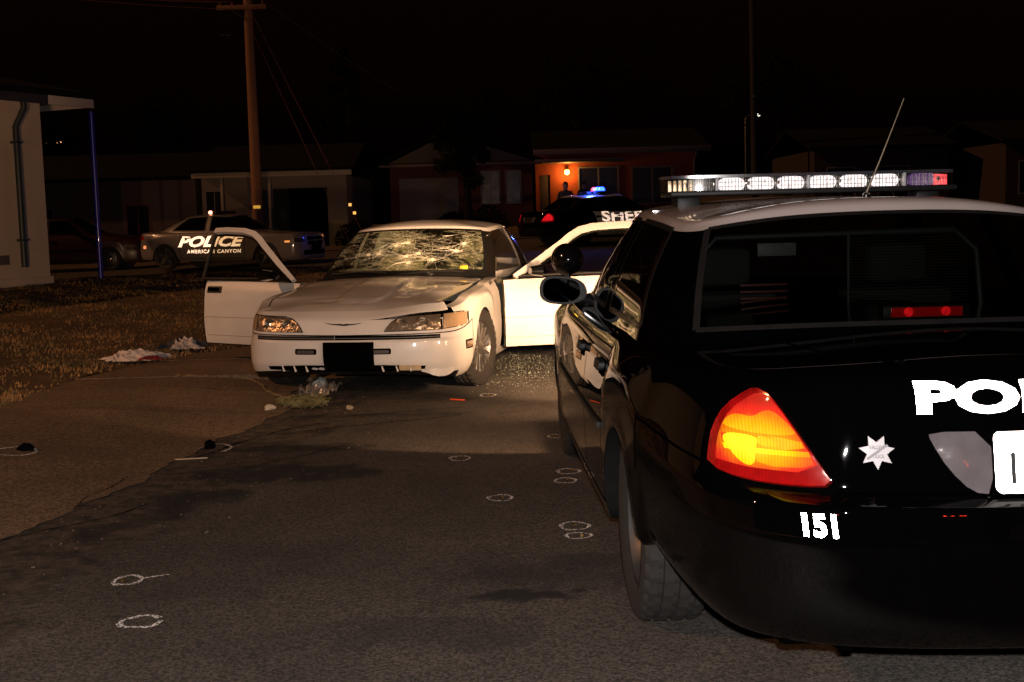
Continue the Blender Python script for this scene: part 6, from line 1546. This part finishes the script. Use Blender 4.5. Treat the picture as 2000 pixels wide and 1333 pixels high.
cloth('white_sleeve', 'small white sleeve on top of the dark garment', -3.36, 12.58, .12, .07, .18, WC, 12, R(20), 20)
# weeds with a clear plastic wrapper at the end of the kerb
rnd = random.Random(21); bm = bmesh.new()
for k in range(260):
    x = rnd.gauss(0, .075); y = rnd.gauss(0, .10); a = rnd.uniform(0, 6.28); L = rnd.uniform(.03, .11); w_ = rnd.uniform(.006, .014); d = Vector((math.cos(a), math.sin(a), 0)); s_ = d.cross(Vector((0, 0, 1)))
    b0 = Vector((x, y, 0)); m_ = b0 + d * L * .5 + Vector((0, 0, L * .6)); e = b0 + d * L + Vector((0, 0, L * .45))
    bm.faces.new([bm.verts.new(q) for q in (b0 - s_ * w_ * .4, b0 + s_ * w_ * .4, m_ + s_ * w_, e, m_ - s_ * w_)])
o = finish(bm, 'weeds', mat('weed_green', (.14, .115, .04), .7, var=.4, scale=20), None, None); o.location = (-1.60, 9.27, apron_z(-1.6, 9.27)); tag(o, 'tuft of weeds growing in the gutter at the kerb end', 'weeds')
rnd = random.Random(8); bm = bmesh.new(); G = []
for j in range(22):
    G.append([bm.verts.new(((i / 21 - .5) * .22, (j / 21 - .5) * .34, .01 + .075 * abs(math.sin(i * .55 + j * .3) * math.cos(j * .45 + 1)) + rnd.uniform(0, .028))) for i in range(22)])
for j in range(21):
    for i in range(21): bm.faces.new((G[j][i], G[j][i + 1], G[j + 1][i + 1], G[j + 1][i]))
PLG = bpy.data.materials.new('clear_wrapper'); PLG.use_nodes = True; n, l = nodes_of(PLG); n.clear(); o_ = n.new('ShaderNodeOutputMaterial'); t_ = n.new('ShaderNodeBsdfTransparent'); g_ = n.new('ShaderNodeBsdfGlossy'); g_.inputs['Roughness'].default_value = .22; d_ = n.new('ShaderNodeBsdfDiffuse'); d_.inputs[0].default_value = (.6, .55, .5, 1)
tcx = n.new('ShaderNodeTexCoord'); nz = n.new('ShaderNodeTexNoise'); nz.inputs['Scale'].default_value = 30; l.new(tcx.outputs['Object'], nz.inputs['Vector']); mr = n.new('ShaderNodeMapRange'); mr.inputs['From Min'].default_value = .4; mr.inputs['From Max'].default_value = .65; mr.inputs['To Min'].default_value = .05; mr.inputs['To Max'].default_value = .35; l.new(nz.outputs['Fac'], mr.inputs['Value'])
m1 = n.new('ShaderNodeMixShader'); m1.inputs[0].default_value = .5; l.new(g_.outputs[0], m1.inputs[1]); l.new(d_.outputs[0], m1.inputs[2]); m2 = n.new('ShaderNodeMixShader'); l.new(mr.outputs[0], m2.inputs[0]); l.new(t_.outputs[0], m2.inputs[1]); l.new(m1.outputs[0], m2.inputs[2]); l.new(m2.outputs[0], o_.inputs[0])
o = finish(bm, 'plastic_wrapper', PLG, None, 20); o.location = (-1.50, 9.42, .05); o.rotation_euler = (0, 0, R(-20)); tag(o, 'clear crumpled plastic wrapper caught on the gutter weeds', 'litter')
# shattered window glass spread under the open door
rnd = random.Random(31); bm = bmesh.new()
for k in range(3400):
    x = rnd.gauss(.12, .24); y = rnd.gauss(11.35, .75)
    if y < 9.6 or x < -.35 or x > .9: continue
    p = Vector((x, y, gz(x, y) + .004)); q = rnd.uniform(.003, .009); A = [p + Vector((rnd.uniform(-q, q), rnd.uniform(-q, q), rnd.uniform(0, q * 1.1))) for _ in range(3)]; bm.faces.new([bm.verts.new(v) for v in A])
gd = finish(bm, 'glass_shards', mat('shard_glass', (.55, .62, .50), .12, .25, coat=1.0), None, None); tag(gd, 'shattered window glass scattered on the road under the open door', 'glass', None, 'stuff')
rnd = random.Random(44); bm = bmesh.new()
for k in range(520):
    x = road_edge(8) + rnd.gauss(.2, .5) ; y = rnd.uniform(4.5, 10.5); x = road_edge(y) + abs(rnd.gauss(0, .6)); p = Vector((x, y, gz(x, y) + .003)); q = rnd.uniform(.004, .012)
    A = [p + Vector((rnd.uniform(-q, q), rnd.uniform(-q, q), rnd.uniform(0, q))) for _ in range(4)]
    for f in ((0, 1, 2), (0, 2, 3), (0, 3, 1), (1, 3, 2)): bm.faces.new([bm.verts.new(A[i]) for i in f])
gr = finish(bm, 'gutter_grit', mat('grit', (.13, .10, .07), .9, var=.5, scale=30), None, None); tag(gr, 'loose grit and crumbs of asphalt along the gutter', 'grit', None, 'stuff')
